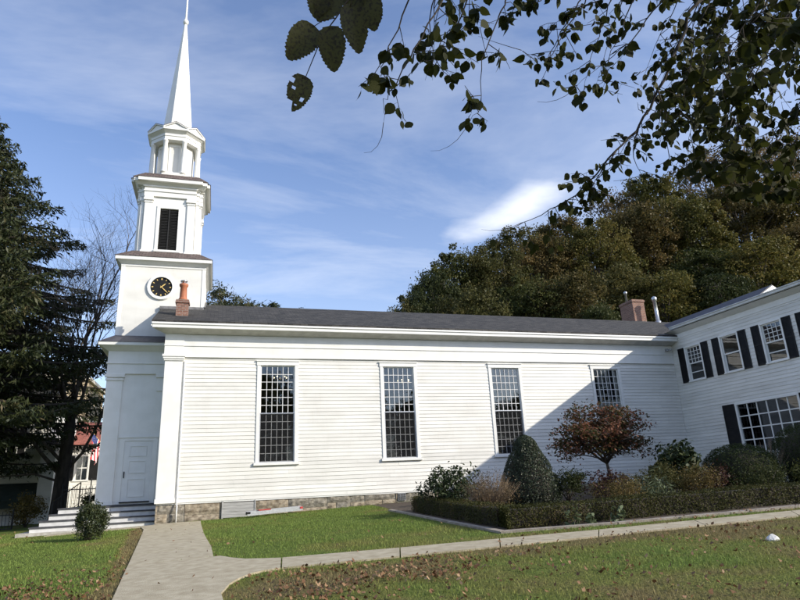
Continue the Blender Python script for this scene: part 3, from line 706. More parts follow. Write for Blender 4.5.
# ---- tower
TX, TY, TW = -.55, YC, 1.75
mb = MB(); mb.box(TX-TW, TX+TW, TY-TW, TY+TW, 6.3, 10.14)
tw = part(mb, 'clock_stage', white)
mb = MB()
mb.box(TX-TW-.02, TX-TW+.14, TY-TW-.02, TY-TW-.001, 6.84, 9.98); mb.box(TX+TW-.14, TX+TW+.02, TY-TW-.02, TY-TW-.001, 8.0, 9.98)
mb.box(TX-TW-.03, TX+TW+.03, TY-TW-.03, TY+TW+.03, 9.98, 10.08)
def sq(h, z, cx=TX, cy=TY): return [(cx-h, cy-h, z), (cx+h, cy-h, z), (cx+h, cy+h, z), (cx-h, cy+h, z)]
mb.loft(sq(TW+.05, 10.08), sq(TW+.20, 10.22)); mb.box(TX-TW-.26, TX+TW+.26, TY-TW-.26, TY+TW+.26, 10.22, 10.38)
part(mb, 'clock_stage_cornice', white2, tw, bevel=.006)
mb = MB(); mb.loft(sq(TW+.29, 10.385), sq(1.42, 10.86)); part(mb, 'skirt_roof', brownsh, tw)
# clock
CX, CZ = -.62, 9.07; CY = TY-TW
def disc(mb, r0, r1, y0, y1, n=48, mi=0):
    A = [(CX+r1*math.cos(2*math.pi*i/n), y0, CZ+r1*math.sin(2*math.pi*i/n)) for i in range(n)]
    B_ = [(CX+r1*math.cos(2*math.pi*i/n), y1, CZ+r1*math.sin(2*math.pi*i/n)) for i in range(n)]
    if r0 == 0: mb.loft(A, B_, mi); return
    a = [(CX+r0*math.cos(2*math.pi*i/n), y0, CZ+r0*math.sin(2*math.pi*i/n)) for i in range(n)]
    b2 = [(CX+r0*math.cos(2*math.pi*i/n), y1, CZ+r0*math.sin(2*math.pi*i/n)) for i in range(n)]
    fs = []
    for i in range(n):
        j = (i+1) % n; fs += [(i, j, n+j, n+i), (2*n+i, 3*n+i, 3*n+j, 2*n+j), (i, 2*n+i, 2*n+j, j), (n+i, n+j, 3*n+j, 3*n+i)]
    mb.add(A+B_+a+b2, [(f[0], f[1], f[2], f[3]) for f in fs], mi, False)
mb = MB(); disc(mb, .455, .575, CY-.085, CY-.001); disc(mb, .555, .60, CY-.04, CY-.002)
ck = part(mb, 'clock', white2)
mb = MB(); disc(mb, 0, .457, CY-.03, CY-.003); part(mb, 'clock_face', black, ck)
for h in range(12):
    mb = MB()
    a = math.pi/2-h*math.pi/6; r0, r1 = .335, .405; w_ = .024 if h % 3 else .036
    u = Vector((math.cos(a), 0, math.sin(a))); s_ = Vector((-math.sin(a), 0, math.cos(a))); o_ = Vector((CX, CY-.036, CZ))
    q = [o_+u*r0-s_*w_*.6, o_+u*r0+s_*w_*.6, o_+u*r1+s_*w_*.8, o_+u*r1-s_*w_*.8]
    mb.loft(q, [v+Vector((0, .008, 0)) for v in q])
    part(mb, 'hour_mark', gold, ck)
def hand(ang, L, w_, yy, nm):
    mb = MB(); a = math.pi/2-ang; u = Vector((math.cos(a), 0, math.sin(a))); s_ = Vector((-math.sin(a), 0, math.cos(a))); o_ = Vector((CX, yy, CZ))
    q = [o_-u*.06-s_*w_*.6, o_-u*.06+s_*w_*.6, o_+u*L*.62+s_*w_, o_+u*L, o_+u*L*.62-s_*w_]
    mb.loft(q, [v+Vector((0, .006, 0)) for v in q]); part(mb, nm, gold, ck)
hand(R(47), .25, .026, CY-.060, 'hour_hand'); hand(R(134), .42, .019, CY-.070, 'minute_hand')
# belfry: square core with a projecting bay on each side
mb = MB(); z0, z1 = 10.78, 13.62
mb.box(TX-1.24, TX+1.24, TY-1.24, TY+1.24, z0, z1)
LW, LZ0, LZ1 = .40, 10.98, 13.06
for k in range(4):
    pass
bel = part(mb, 'belfry', white)
def rot4(mb_src, k):
    c_, s_ = [(1, 0), (0, 1), (-1, 0), (0, -1)][k]
    out = MB(); out.f = mb_src.f; out.m = mb_src.m; out.sm = mb_src.sm
    out.v = [(TX+(x-TX)*c_-(y-TY)*s_, TY+(x-TX)*s_+(y-TY)*c_, z) for x, y, z in mb_src.v]; return out
for k in range(4):
    a = MB(); yb = TY-1.40
    a.box(TX-1.12, TX-LW-.02, yb+.06, TY-1.241, z0, z1); a.box(TX+LW+.02, TX+1.12, yb+.06, TY-1.241, z0, z1); a.box(TX-LW-.02, TX+LW+.02, yb+.06, TY-1.241, LZ1, z1); a.box(TX-LW-.02, TX+LW+.02, yb+.06, TY-1.241, z0, LZ0)
    # casing of the louvered opening, panel moulding
    a.box(TX-LW-.14, TX-LW, yb+.02, yb+.07, LZ0-.05, LZ1+.12); a.box(TX+LW, TX+LW+.14, yb+.02, yb+.07, LZ0-.05, LZ1+.12); a.box(TX-LW, TX+LW, yb+.02, yb+.07, LZ1, LZ1+.12); a.box(TX-LW-.16, TX+LW+.16, yb-.02, yb+.07, LZ0-.10, LZ0)
    part(rot4(a, k), 'bay', white2, bel)
    for sx in (-1, 1):
        a = MB(); xc = TX+sx*.93
        a.box(xc-.16, xc+.16, yb, yb+.10, z0+.0, 13.30); a.box(xc-.20, xc+.20, yb-.05, yb+.10, z0, z0+.14)
        a.box(xc-.19, xc+.19, yb-.03, yb+.10, 13.30, 13.36); a.box(xc-.22, xc+.22, yb-.06, yb+.10, 13.42, 13.52); a.box(xc-.16, xc+.16, yb, yb+.10, 13.36, 13.42); a.box(xc-.20, xc+.20, yb-.04, yb+.10, 13.52, z1)
        part(rot4(a, k), 'pilaster', white2, bel, bevel=.004)
    a = MB()
    a.box(TX-LW, TX+LW, TY-1.245, TY-1.235, LZ0, LZ1)
    for j in range(26):
        zz = LZ0+.02+j*.078
        a.add([(TX-LW, yb+.06, zz), (TX+LW, yb+.06, zz), (TX+LW, yb+.14, zz+.07), (TX-LW, yb+.14, zz+.07), (TX-LW, yb+.06, zz+.012), (TX+LW, yb+.06, zz+.012), (TX+LW, yb+.14, zz+.082), (TX-LW, yb+.14, zz+.082)],
              [(0,3,2,1), (4,5,6,7), (0,1,5,4)])
    a.box(TX-.02, TX+.02, yb+.045, yb+.07, LZ0, LZ1)
    part(rot4(a, k), 'louver', louvm, bel)
# corner strips on the set-back corners
for sx in (-1, 1):
    for sy in (-1, 1):
        mb = MB(); mb.box(TX+sx*1.15, TX+sx*1.275, TY+sy*1.15, TY+sy*1.275, z0, 13.4); mb.box(TX+sx*1.12, TX+sx*1.31, TY+sy*1.12, TY+sy*1.31, 13.4, 13.56)
        part(mb, 'corner_strip', white2, bel)
mb = MB()
def plus(hc, hp, hw, za, zb, mb):
    mb.box(TX-hc, TX+hc, TY-hc, TY+hc, za, zb); mb.box(TX-hw, TX+hw, TY-hp, TY+hp, za+.001, zb-.001); mb.box(TX-hp, TX+hp, TY-hw, TY+hw, za+.002, zb-.002)
plus(1.28, 1.43, 1.15, 13.62, 13.86, mb); plus(1.31, 1.47, 1.18, 13.86, 13.92, mb); plus(1.28, 1.43, 1.15, 13.92, 14.08, mb)
plus(1.34, 1.50, 1.21, 14.08, 14.14, mb)
mb.loft(sq(1.46, 14.14), sq(1.60, 14.27)); plus(1.62, 1.74, 1.42, 14.27, 14.44, mb)
part(mb, 'belfry_cornice', white2, bel, bevel=.005)
mb = MB(); mb.loft(sq(1.66, 14.45), sq(1.20, 14.92)); mb.loft([(TX-1.45, TY-1.77, 14.445), (TX+1.45, TY-1.77, 14.445), (TX+1.45, TY+1.77, 14.445), (TX-1.45, TY+1.77, 14.445)], [(TX-1.1, TY-1.2, 14.80), (TX+1.1, TY-1.2, 14.80), (TX+1.1, TY+1.2, 14.80), (TX-1.1, TY+1.2, 14.80)])
mb.loft([(TX-1.77, TY-1.45, 14.447), (TX+1.77, TY-1.45, 14.447), (TX+1.77, TY+1.45, 14.447), (TX-1.77, TY+1.45, 14.447)], [(TX-1.2, TY-1.1, 14.80), (TX+1.2, TY-1.1, 14.80), (TX+1.2, TY+1.1, 14.80), (TX-1.2, TY+1.1, 14.80)])
part(mb, 'belfry_roof', brownsh, bel)
# octagonal lantern with columns at its corners
O8 = math.pi/8; rt_c = 1.13
mb = MB(); mb.lathe(TX, TY, [(1.30, 14.88), (1.30, 15.0), (1.22, 15.02), (1.22, 15.10)], n=8, smooth=False, rot=O8)
mb.lathe(TX, TY, [(.88, 15.1), (.88, 16.9)], n=8, smooth=False, rot=O8)
lan = part(mb, 'lantern', white)
mb = MB()
for k in range(8):   # raised panel frame on each face of the core
    a = k*math.pi/4; u = Vector((math.cos(a), math.sin(a), 0)); s_ = Vector((-math.sin(a), math.cos(a), 0)); ap = .88*math.cos(O8)
    for (s0, s1, za, zb) in ((-.27, -.20, 15.2, 16.75), (.20, .27, 15.2, 16.75), (-.20, .20, 16.66, 16.75), (-.20, .20, 15.2, 15.3)):
        q = [Vector((TX, TY, 0))+u*(ap+.02)+s_*s0+Vector((0, 0, za)), Vector((TX, TY, 0))+u*(ap+.02)+s_*s1+Vector((0, 0, za)), Vector((TX, TY, 0))+u*(ap+.02)+s_*s1+Vector((0, 0, zb)), Vector((TX, TY, 0))+u*(ap+.02)+s_*s0+Vector((0, 0, zb))]
        mb.loft(q, [v-u*.03 for v in q])
part(mb, 'lantern_panel', white2, lan)
for k in range(8):
    a = k*math.pi/4+O8; cx, cy = TX+rt_c*math.cos(a), TY+rt_c*math.sin(a); mb = MB()
    mb.lathe(cx, cy, [(.15, 15.09), (.15, 15.15), (.13, 15.17), (.122, 15.2), (.118, 15.9), (.10, 16.72), (.115, 16.74), (.12, 16.79), (.13, 16.80), (.13, 16.87)], n=14)
    part(mb, 'column', white2, lan)
mb = MB(); mb.lathe(TX, TY, [(1.24, 16.87), (1.24, 17.06), (1.27, 17.07), (1.27, 17.11), (1.25, 17.12), (1.25, 17.22), (1.42, 17.34), (1.45, 17.34), (1.45, 17.44), (.6, 17.50)], n=8, smooth=False, rot=O8)
ent = part(mb, 'lantern_cornice', white2, lan)
for k in range(8):   # little pediment over every face
    a = k*math.pi/4; u = Vector((math.cos(a), math.sin(a), 0)); s_ = Vector((-math.sin(a), math.cos(a), 0)); ap = 1.46*math.cos(O8); hw = 1.46*math.sin(O8)*1.0
    c0 = Vector((TX, TY, 0)); zb = 17.445
    mb = MB()
    tri = [c0+u*(ap-.06)+s_*(-hw*.92)+Vector((0, 0, zb)), c0+u*(ap-.06)+s_*(hw*.92)+Vector((0, 0, zb)), c0+u*(ap-.06)+Vector((0, 0, zb+.27))]
    mb.add(tri+[c0+u*.5+Vector((0, 0, zb+.27)), c0+u*.5+s_*-.2+Vector((0, 0, zb)), c0+u*.5+s_*.2+Vector((0, 0, zb))], [(0, 1, 2)])
    for sg in (-1, 1):
        p0, p1 = c0+u*ap+s_*sg*hw+Vector((0, 0, zb-.01)), c0+u*ap+Vector((0, 0, zb+.29))
        q = [p0, p1, p1+Vector((0, 0, .06)), p0+Vector((0, 0, .06))]; mb.loft(q, [v-u*.10 for v in q])
    part(mb, 'pediment', white2, ent)
    mb = MB()
    for sg in (-1, 1):
        p0, p1 = c0+u*(ap+.01)+s_*sg*hw*1.02+Vector((0, 0, zb+.055)), c0+u*(ap+.01)+Vector((0, 0, zb+.355))
        q = [p0, p1, c0+u*.45+Vector((0, 0, zb+.40)), c0+u*.45+s_*sg*.18+Vector((0, 0, zb+.10))]
        mb.loft(q, [v-Vector((0, 0, .02)) for v in q])
    part(mb, 'pediment_roof', brownsh, ent)
mb = MB(); mb.lathe(TX, TY, [(.78, 17.45), (.74, 17.95), (.075, 24.75)], n=8, smooth=False, rot=O8)
spi = part(mb, 'spire', white2)
mb = MB(); mb.lathe(TX, TY, [(.075, 24.7), (.13, 24.78), (.15, 24.88), (.13, 24.98), (.07, 25.03), (.06, 25.2), (.03, 27.4)], n=12)
part(mb, 'finial', white2, spi)
# small front chimney with clay pot
mb = MB(); mb.box(.20, .66, .60, 1.06, 6.6, 7.72); mb.box(.16, .70, .56, 1.10, 7.72, 7.79); mb.box(.18, .68, .58, 1.08, 7.79, 7.86)
ch = part(mb, 'chimney', brick)
mb = MB(); mb.box(.17, .69, .57, 1.09, 6.7, 7.12); mb.box(.10, .76, .45, .56, 6.95, 7.02); part(mb, 'chimney_flashing', lead, ch)
mb = MB(); mb.lathe(.43, .83, [(.19, 7.86), (.19, 7.93), (.16, 7.96), (.145, 8.0), (.13, 8.44), (.16, 8.48), (.175, 8.52), (.175, 8.58), (.14, 8.60)], n=18)
part(mb, 'chimney_pot', terra, ch)
mb = MB(); mb.lathe(.43, .83, [(.07, 8.60), (.07, 8.68), (.14, 8.69), (.14, 8.73), (.05, 8.76)], n=14)
for k in range(5): a = k*1.256; mb.bar((.43+.12*math.cos(a), .83+.12*math.sin(a), 8.58), (.43+.12*math.cos(a), .83+.12*math.sin(a), 8.69), .012)
part(mb, 'chimney_cap', galv, ch)
# rear brick chimney and metal flues on the nave roof
mb = MB(); mb.box(25.88, 26.72, 5.2, 6.4, 8.0, 10.42); mb.box(25.84, 26.76, 5.16, 6.44, 10.25, 10.38)
rc = part(mb, 'brick_chimney', brick)
mb = MB(); mb.lathe(27.0, YC, [(.17, 8.4), (.17, 8.9), (.11, 8.92), (.11, 10.15), (.15, 10.17), (.15, 10.38), (.05, 10.45)], n=14); part(mb, 'metal_flue', galv)
mb = MB(); mb.lathe(26.85, 6.9, [(.07, 7.6), (.07, 11.3), (.11, 11.32), (.11, 11.45), (.03, 11.5)], n=12); part(mb, 'metal_flue', galv)
# flood light under the cornice in the corner
mb = MB(); mb.box(23.05, 23.2, -.12, -.062, 5.95, 6.1); mb.tube([(23.1, -.12, 6.02), (23.05, -.22, 6.0), (23.0, -.3, 5.95)], [.03, .035, .055], n=10); mb.tube([(23.16, -.12, 6.02), (23.2, -.22, 6.03), (23.24, -.30, 6.0)], [.03, .035, .055], n=10)
part(mb, 'flood_light', galv)
# chandeliers seen through the glass
for (x, y, z, nm) in ((4.55, 2.2, 4.95, 'leftmost tall window'), (10.3, 2.6, 4.9, 'second tall window from the tower')):
    cth = thing('chandelier', (x, y, 5.9), 'lit chandelier hanging inside the '+nm, 'chandelier', 'chandeliers inside the church')
    mb = MB(); mb.tube([(x, y, 5.9), (x, y, z)], .012, n=5); mb.lathe(x, y, [(.02, z), (.06, z-.05), (.02, z-.12)], n=8)
    for k in range(5): a = k*1.257+.3; mb.tube([(x, y, z-.04), (x+.15*math.cos(a), y+.15*math.sin(a), z-.1), (x+.28*math.cos(a), y+.28*math.sin(a), z)], .008, n=4)
    mb.build('frame', gold, cth)
    for k in range(5):
        a = k*1.257+.3; mb = MB(); mb.lathe(x+.28*math.cos(a), y+.28*math.sin(a), [(.01, z), (.018, z+.02), (.015, z+.04), (.004, z+.055)], n=8); mb.build('bulb', bulb_m, cth)
# ---------------------------------------------------------------- two-storey house joined to the church on the right
house = thing('clapboard_house', (27, -7, -.5), 'two-storey white clapboard house with black shutters and picture window, right of the church', 'house')
HX = 23.5; YN, YF = 0.0, -15.0
ZS0, ZS1 = 4.36, 5.93
UW = [(-1.85, -.95, 'pair'), (-4.02, -3.12, 'blind'), (-6.22, -5.32, 'pair'), (-8.35, -7.45, 'pair'), (-10.5, -9.6, 'pair'), (-12.6, -11.7, 'pair')]
PW = (-6.22, -3.28, .92, 2.90)
hh = [(-b_-.06, -a+.06, ZS0-.06, ZS1+.06) for a, b_, k in UW]+[(-PW[1]-.06, -PW[0]+.06, PW[2]-.06, PW[3]+.06)]
mb = MB(); clapboards(mb, .02, 15.0, -.3, 6.72, hh, lambda u, o, z: (HX-o, -u, z), seed=5); mb.build('siding', white, house)
mb = MB()
zs = [-.8, PW[2]-.03, PW[3]+.03, ZS0-.03, ZS1+.03, 6.95]
def hole_at(y0, y1, z0, z1):
    return any(y0 >= a-.03 and y1 <= b_+.03 and z0 >= ZS0-.04 and z1 <= ZS1+.04 for a, b_, k in UW) or (y0 >= PW[0]-.04 and y1 <= PW[1]+.04 and z0 >= PW[2]-.04 and z1 <= PW[3]+.04)
cuts = sorted(set([YF, -.001, PW[0]-.03, PW[1]+.03]+[v for a, b_, k in UW for v in (a-.03, b_+.03)]))
for i in range(len(cuts)-1):
    for j in range(len(zs)-1):
        if not hole_at(cuts[i], cuts[i+1], zs[j], zs[j+1]): mb.box(HX, HX+.18, cuts[i], cuts[i+1], zs[j], zs[j+1])
mb.box(HX+.18, 32, YF, YF+.2, -.8, 6.95); mb.box(31.8, 32, YF+.2, -.001, -.8, 6.95); mb.box(HX+.18, 31.8, -.2, -.001, -.8, 6.95)
mb.build('wall', white2, house)
mb = MB(); mb.box(HX+.19, 31.8, YF+.2, -.2, 3.3, 3.5); mb.box(HX+.19, 31.8, YF+.2, -.2, -.1, 0); mb.box(27.5, 27.6, YF+.2, -.2, 0, 6.9); mb.build('interior_lining', interior, house)
mb = MB()
mb.add([(HX-.002, YN-.002, 6.72), (HX-.002, YF-.2, 6.72), (HX-.34, YF-.2, 6.88), (HX-.34, YN-.002, 6.88)], [(0, 1, 2, 3)])
mb.box(HX-.035, HX-.001, YF, -.10, 6.50, 6.72)
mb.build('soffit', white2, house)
mb = MB(); mb.box(HX-.46, HX-.34, YF-.2, YN-.62, 6.90, 7.03); mb.box(HX-.49, HX-.46, YF-.2, YN-.62, 7.0, 7.045); mb.build('gutter', pmat('weathered_gutter', (.50, .50, .47), (.66, .66, .63), scale=3), house, bevel=.006)
mb = MB(); mb.loft([(HX-.47, YF-.25, 7.05), (HX-.47, -.62, 7.05), (32.2, -.62, 7.05), (32.2, YF-.25, 7.05)], [(HX-.1, YF-.1, 7.10), (HX-.1, -.7, 7.10), (31.9, -.7, 7.10), (31.9, YF-.1, 7.10)])
mb.box(HX-.02, 32, YF+.1, -.7, 6.96, 7.04)
mb.build('roof', shingle, house)
mb = MB(); g0, g1, gz = -4.0, 4.6, 8.30
mb.loft([(24.1, g0, 7.05), (24.16, g0, 6.98), (26.2, g0, gz-.07), (26.2, g0, gz)], [(24.1, g1, 7.05), (24.16, g1, 6.98), (26.2, g1, gz-.07), (26.2, g1, gz)])
mb.loft([(28.3, g0, 7.05), (28.24, g0, 6.98), (26.2, g0, gz-.07), (26.2, g0, gz)], [(28.3, g1, 7.05), (28.24, g1, 6.98), (26.2, g1, gz-.07), (26.2, g1, gz)])
mb.build('upper_roof', slate_m, house)
mb = MB(); mb.add([(24.25, g0+.03, 7.0), (28.15, g0+.03, 7.0), (26.2, g0+.03, gz-.09), (24.25, g0+.2, 7.0), (28.15, g0+.2, 7.0), (26.2, g0+.2, gz-.09)], [(0, 1, 2), (3, 5, 4)])
for sx in (-1, 1): mb.loft([(26.2+sx*2.12, g0-.03, 7.01), (26.2, g0-.03, gz-.05), (26.2, g0-.03, gz-.22), (26.2+sx*2.0, g0-.03, 6.95)], [(26.2+sx*2.12, g0+.02, 7.01), (26.2, g0+.02, gz-.05), (26.2, g0+.02, gz-.22), (26.2+sx*2.0, g0+.02, 6.95)])
mb.build('gable', white2, house)
def shutter(y0, y1, z0, z1):
    mb = MB(); x = HX-.022; f = .045
    mb.box(x-.03, x, y0, y0+f, z0, z1); mb.box(x-.03, x, y1-f, y1, z0, z1); mb.box(x-.03, x, y0+f, y1-f, z1-f, z1); mb.box(x-.03, x, y0+f, y1-f, z0, z0+f); zm = (z0+z1)/2; mb.box(x-.03, x, y0+f, y1-f, zm-.02, zm+.02)
    n = int((z1-z0-2*f)/.05)
    for j in range(n):
        z = z0+f+(z1-z0-2*f)*j/n
        mb.add([(x-.006, y0+f, z+.045), (x-.006, y1-f, z+.045), (x-.026, y1-f, z), (x-.026, y0+f, z)], [(0, 1, 2, 3)])
    mb.box(x-.006, x-.001, y0+f, y1-f, z0+f, z1-f)
    mb.build('shutter', black, house)
for i, (a, b_, k) in enumerate(UW):
    mb = MB(); x0 = HX-.04
    mb.box(x0, HX+.1, a-.09, a, ZS0-.01, ZS1); mb.box(x0, HX+.1, b_, b_+.09, ZS0-.01, ZS1); mb.box(x0-.01, HX+.1, a-.09, b_+.09, ZS1, ZS1+.08); mb.box(x0-.035, HX+.1, a-.10, b_+.10, ZS0-.07, ZS0-.01)
    w = mb.build('window', white2, house, bevel=.004); zm = (ZS0+ZS1)/2
    for (za, zb, xx, nm) in ((zm-.02, ZS1, HX+.02, 'upper_sash'), (ZS0-.01, zm+.03, HX+.055, 'lower_sash')):
        mb = MB(); f = .045
        mb.box(xx, xx+.03, a, a+f, za, zb); mb.box(xx, xx+.03, b_-f, b_, za, zb); mb.box(xx, xx+.03, a+f, b_-f, zb-f, zb); mb.box(xx, xx+.03, a+f, b_-f, za, za+f+.01)
        if nm == 'upper_sash' and k != 'blind':
            for q in range(1, 4): yy = a+f+(b_-a-2*f)*q/4; mb.box(xx+.005, xx+.022, yy-.011, yy+.011, za+f, zb-f)
            for q in range(1, 4): zz = za+f+(zb-za-2*f)*q/4; mb.box(xx+.006, xx+.021, a+f, b_-f, zz-.011, zz+.011)
        if nm == 'lower_sash' and k == 'pair': mb.box(xx+.004, xx+.024, a+f, b_-f, za+.36, za+.40)
        mb.build(nm, white2, w); mb = MB(); mb.box(xx+.024, xx+.027, a+.02, b_-.02, za+.02, zb-.02); mb.build('glass_pane', glass2, w)
    if k == 'blind': mb = MB(); mb.box(HX+.13, HX+.135, a+.01, b_-.01, ZS0, zm+.05); mb.build('window_blind', blind_m, w)
    shutter(a-.10-.40, a-.10, ZS0-.05, ZS1+.05); shutter(b_+.10, b_+.50, ZS0-.05, ZS1+.05)
a, b_, z0, z1 = PW; mb = MB(); x0 = HX-.045
mb.box(x0, HX+.1, a-.10, a, z0, z1); mb.box(x0, HX+.1, b_, b_+.10, z0, z1); mb.box(x0-.01, HX+.1, a-.10, b_+.10, z1, z1+.09); mb.box(x0-.05, HX+.1, a-.12, b_+.12, z0-.08, z0)
w = mb.build('picture_window', white2, house, bevel=.004)
mb = MB()
for q in range(1, 6): yy = a+(b_-a)*q/6; mb.box(HX+.01, HX+.045, yy-.022, yy+.022, z0, z1)
for q in range(1, 4): zz = z0+(z1-z0)*q/4; mb.box(HX+.012, HX+.043, a, b_, zz-.022, zz+.022)
mb.build('muntin', white2, w); mb = MB(); mb.box(HX+.030, HX+.034, a, b_, z0, z1); mb.build('glass_pane', glass2, w)
shutter(a-.12-.62, a-.12, z0-.06, z1+.07); shutter(b_+.12, b_+.78, z0-.06, z1+.07)
mb = MB(); mb.box(HX+.02, 32, YF+.02, -.02, -1.2, -.31); mb.build('foundation', mortar, house)

# ---------------------------------------------------------------- ladder lying by the foundation
lad = thing('ladder', (4.2, -.75, G(4.2, -.75)), 'folded aluminium stepladder with red fittings lying on the grass by the church foundation', 'ladder')
zg = G(4.2, -.7)+.05; L0, L1 = Vector((3.15, -.95, zg+.02)), Vector((5.15, -.62, zg+.10)); dv = (L1-L0).normalized(); sv = Vector((-dv.y, dv.x, 0))
for k, (so, zo) in enumerate(((0, .0), (.34, .02), (.03, .07), (.31, .09))):
    a = L0+sv*so+Vector((0, 0, zo)); b2 = L1+sv*so*(.8 if k < 2 else .7)+Vector((0, 0, zo)); mb = MB()
    q = [a+Vector((0, 0, -.03))-sv*.012, a+Vector((0, 0, -.03))+sv*.012, a+Vector((0, 0, .035))+sv*.012, a+Vector((0, 0, .035))-sv*.012]; mb.loft(q, [v+(b2-a) for v in q]); mb.build('rail', alum, lad)
for k in range(6):
    a = L0+dv*(.15+k*.32); mb = MB(); mb.loft([a+Vector((0, 0, -.01)), a+dv*.08+Vector((0, 0, -.01)), a+dv*.08+Vector((0, 0, .015)), a+Vector((0, 0, .015))], [v+sv*.33 for v in (a+Vector((0, 0, -.01)), a+dv*.08+Vector((0, 0, -.01)), a+dv*.08+Vector((0, 0, .015)), a+Vector((0, 0, .015)))]); mb.build('rung', alum, lad)
a = L0+dv*.42+Vector((0, 0, .105)); mb = MB(); q = [a, a+dv*.42, a+dv*.42+sv*.3, a+sv*.3]; mb.loft(q, [v+Vector((0, 0, .03)) for v in q]); mb.build('paint_shelf', redm, lad)
for e_ in (0, 1):
    a = (L0 if e_ == 0 else L1-dv*.1)+Vector((0, 0, .03)); mb = MB(); q = [a-sv*.02, a+dv*.1-sv*.02, a+dv*.1+sv*.32, a+sv*.32]; mb.loft(q, [v+Vector((0, 0, .07)) for v in q]); mb.build('foot' if e_ == 0 else 'top_cap', black if e_ == 0 else redm, lad)

# ---------------------------------------------------------------- houses and street things to the left
def hsiding(par, x0, x1, y, z0, z1, holes, seed):
    mb = MB(); clapboards(mb, x0, x1, z0, z1, holes, lambda u, o, z: (u, y-o, z), step=.18, seed=seed); mb.build('siding', white, par)
def hwindow(par, x0, x1, y, z0, z1, shut=.34):
    mb = MB(); mb.box(x0-.09, x0, y-.05, y+.05, z0, z1); mb.box(x1, x1+.09, y-.05, y+.05, z0, z1); mb.box(x0-.09, x1+.09, y-.06, y+.05, z1, z1+.1); mb.box(x0-.12, x1+.12, y-.09, y+.05, z0-.08, z0)
    w = mb.build('window', white2, par); zm = (z0+z1)/2
    mb = MB(); mb.box(x0, x1, y-.012, y+.02, zm-.03, zm+.03); mb.box(x0, x0+.05, y-.012, y+.02, z0, z1); mb.box(x1-.05, x1, y-.012, y+.02, z0, z1); mb.box((x0+x1)/2-.015, (x0+x1)/2+.015, y-.01, y+.018, z0, z1)
    mb.build('sash', white2, w); mb = MB(); mb.box(x0, x1, y+.021, y+.03, z0, z1); mb.build('glass_pane', glass2, w)
    mb = MB(); mb.box(x0-.1, x1+.1, y+.25, y+.27, z0-.1, z1+.1); mb.build('dark_backing', louvm, w)  # added dark sheet stands in for the room behind the glass
    if shut:
        for (a, b2) in ((x0-.1-shut, x0-.1), (x1+.1, x1+.1+shut)):
            mb = MB(); mb.box(a, b2, y-.045, y-.016, z0-.04, z1+.04)
            for j in range(int((z1-z0)/.08)): mb.box(a+.04, b2-.04, y-.055, y-.045, z0+j*.08+.02, z0+j*.08+.06)
            mb.build('shutter', black, par)
ha = thing('white_house', (-12, 17, -1.1), 'white clapboard house with dark green canopy, behind the spruce at the left edge', 'house')
mb = MB(); hsiding(ha, -19, -6.95, 14, -1.2, 6.0, [(-9.42, -8.38, 2.6, 4.3)], 8)
wall_core(mb, -19, -6.95, -1.6, 6.0, [(-9.42, -8.38, 2.6, 4.3)], lambda a, b2, c2, d2: mb.box(a, b2, 14.0, 14.2, c2, d2))
mb.box(-7.15, -6.95, 14.2, 21, -1.6, 6.0); mb.box(-19, -18.8, 14.2, 21, -1.6, 6.0); mb.box(-18.8, -7.15, 20.8, 21, -1.6, 6.0); mb.build('wall', white2, ha)
hwindow(ha, -9.35, -8.45, 14, 2.7, 4.2)
mb = MB(); mb.loft([(-19.4, 13.6, 6.0), (-6.6, 13.6, 6.0), (-6.6, 21.4, 6.0), (-19.4, 21.4, 6.0)], [(-17, 17.4, 8.2), (-9, 17.4, 8.2), (-9, 17.6, 8.2), (-17, 17.6, 8.2)]); mb.build('roof', shingle, ha)
mb = MB(); mb.loft([(-14, 12.3, .28), (-7.0, 12.3, .28), (-7.0, 13.98, .75), (-14, 13.98, .75)], [(-14, 12.3, .40), (-7.0, 12.3, .40), (-7.0, 13.98, 1.25), (-14, 13.98, 1.25)])
mb.box(-14, -7.0, 12.28, 12.31, .0, .40)
mb.build('canopy', greenaw, ha)
mb = MB()
for x in (-13.6, -11.4, -9.2, -7.2): mb.box(x-.06, x+.06, 12.4, 12.52, -1.2, .3)
mb.build('canopy_post', black, ha)
mb = MB(); mb.box(-6.95, -6.25, 13.0, 14.2, -1.4, 3.3); mb.build('corner_bay', white, ha)
mb = MB(); mb.loft([(-7.0, 12.9, 3.3), (-6.15, 12.9, 3.3), (-6.15, 14.2, 3.3), (-7.0, 14.2, 3.3)], [(-6.95, 13.3, 3.6), (-6.5, 13.3, 3.6), (-6.5, 14.2, 3.6), (-6.95, 14.2, 3.6)]); mb.build('bay_roof', shingle, ha)
hb = thing('red_roofed_house', (-5, 22, -1.1), 'white house with red roof and black shutters between the bare tree and the church steps', 'house')
mb = MB(); hol = [(-6.62, -5.78, 1.4, 3.0), (-5.1, -4.3, 1.4, 3.0)]
hsiding(hb, -8.5, -1, 20, -1.2, 3.55, hol, 9); wall_core(mb, -8.5, -1, -1.6, 3.6, hol, lambda a, b2, c2, d2: mb.box(a, b2, 20.0, 20.2, c2, d2)); mb.box(-8.5, -8.3, 20.2, 26, -1.6, 3.6); mb.box(-1.2, -1, 20.2, 26, -1.6, 3.6); mb.box(-8.3, -1.2, 25.8, 26, -1.6, 3.6); mb.build('wall', white2, hb)
hwindow(hb, -6.55, -5.85, 20, 1.47, 2.92, .30); hwindow(hb, -5.05, -4.35, 20, 1.47, 2.92, .30)
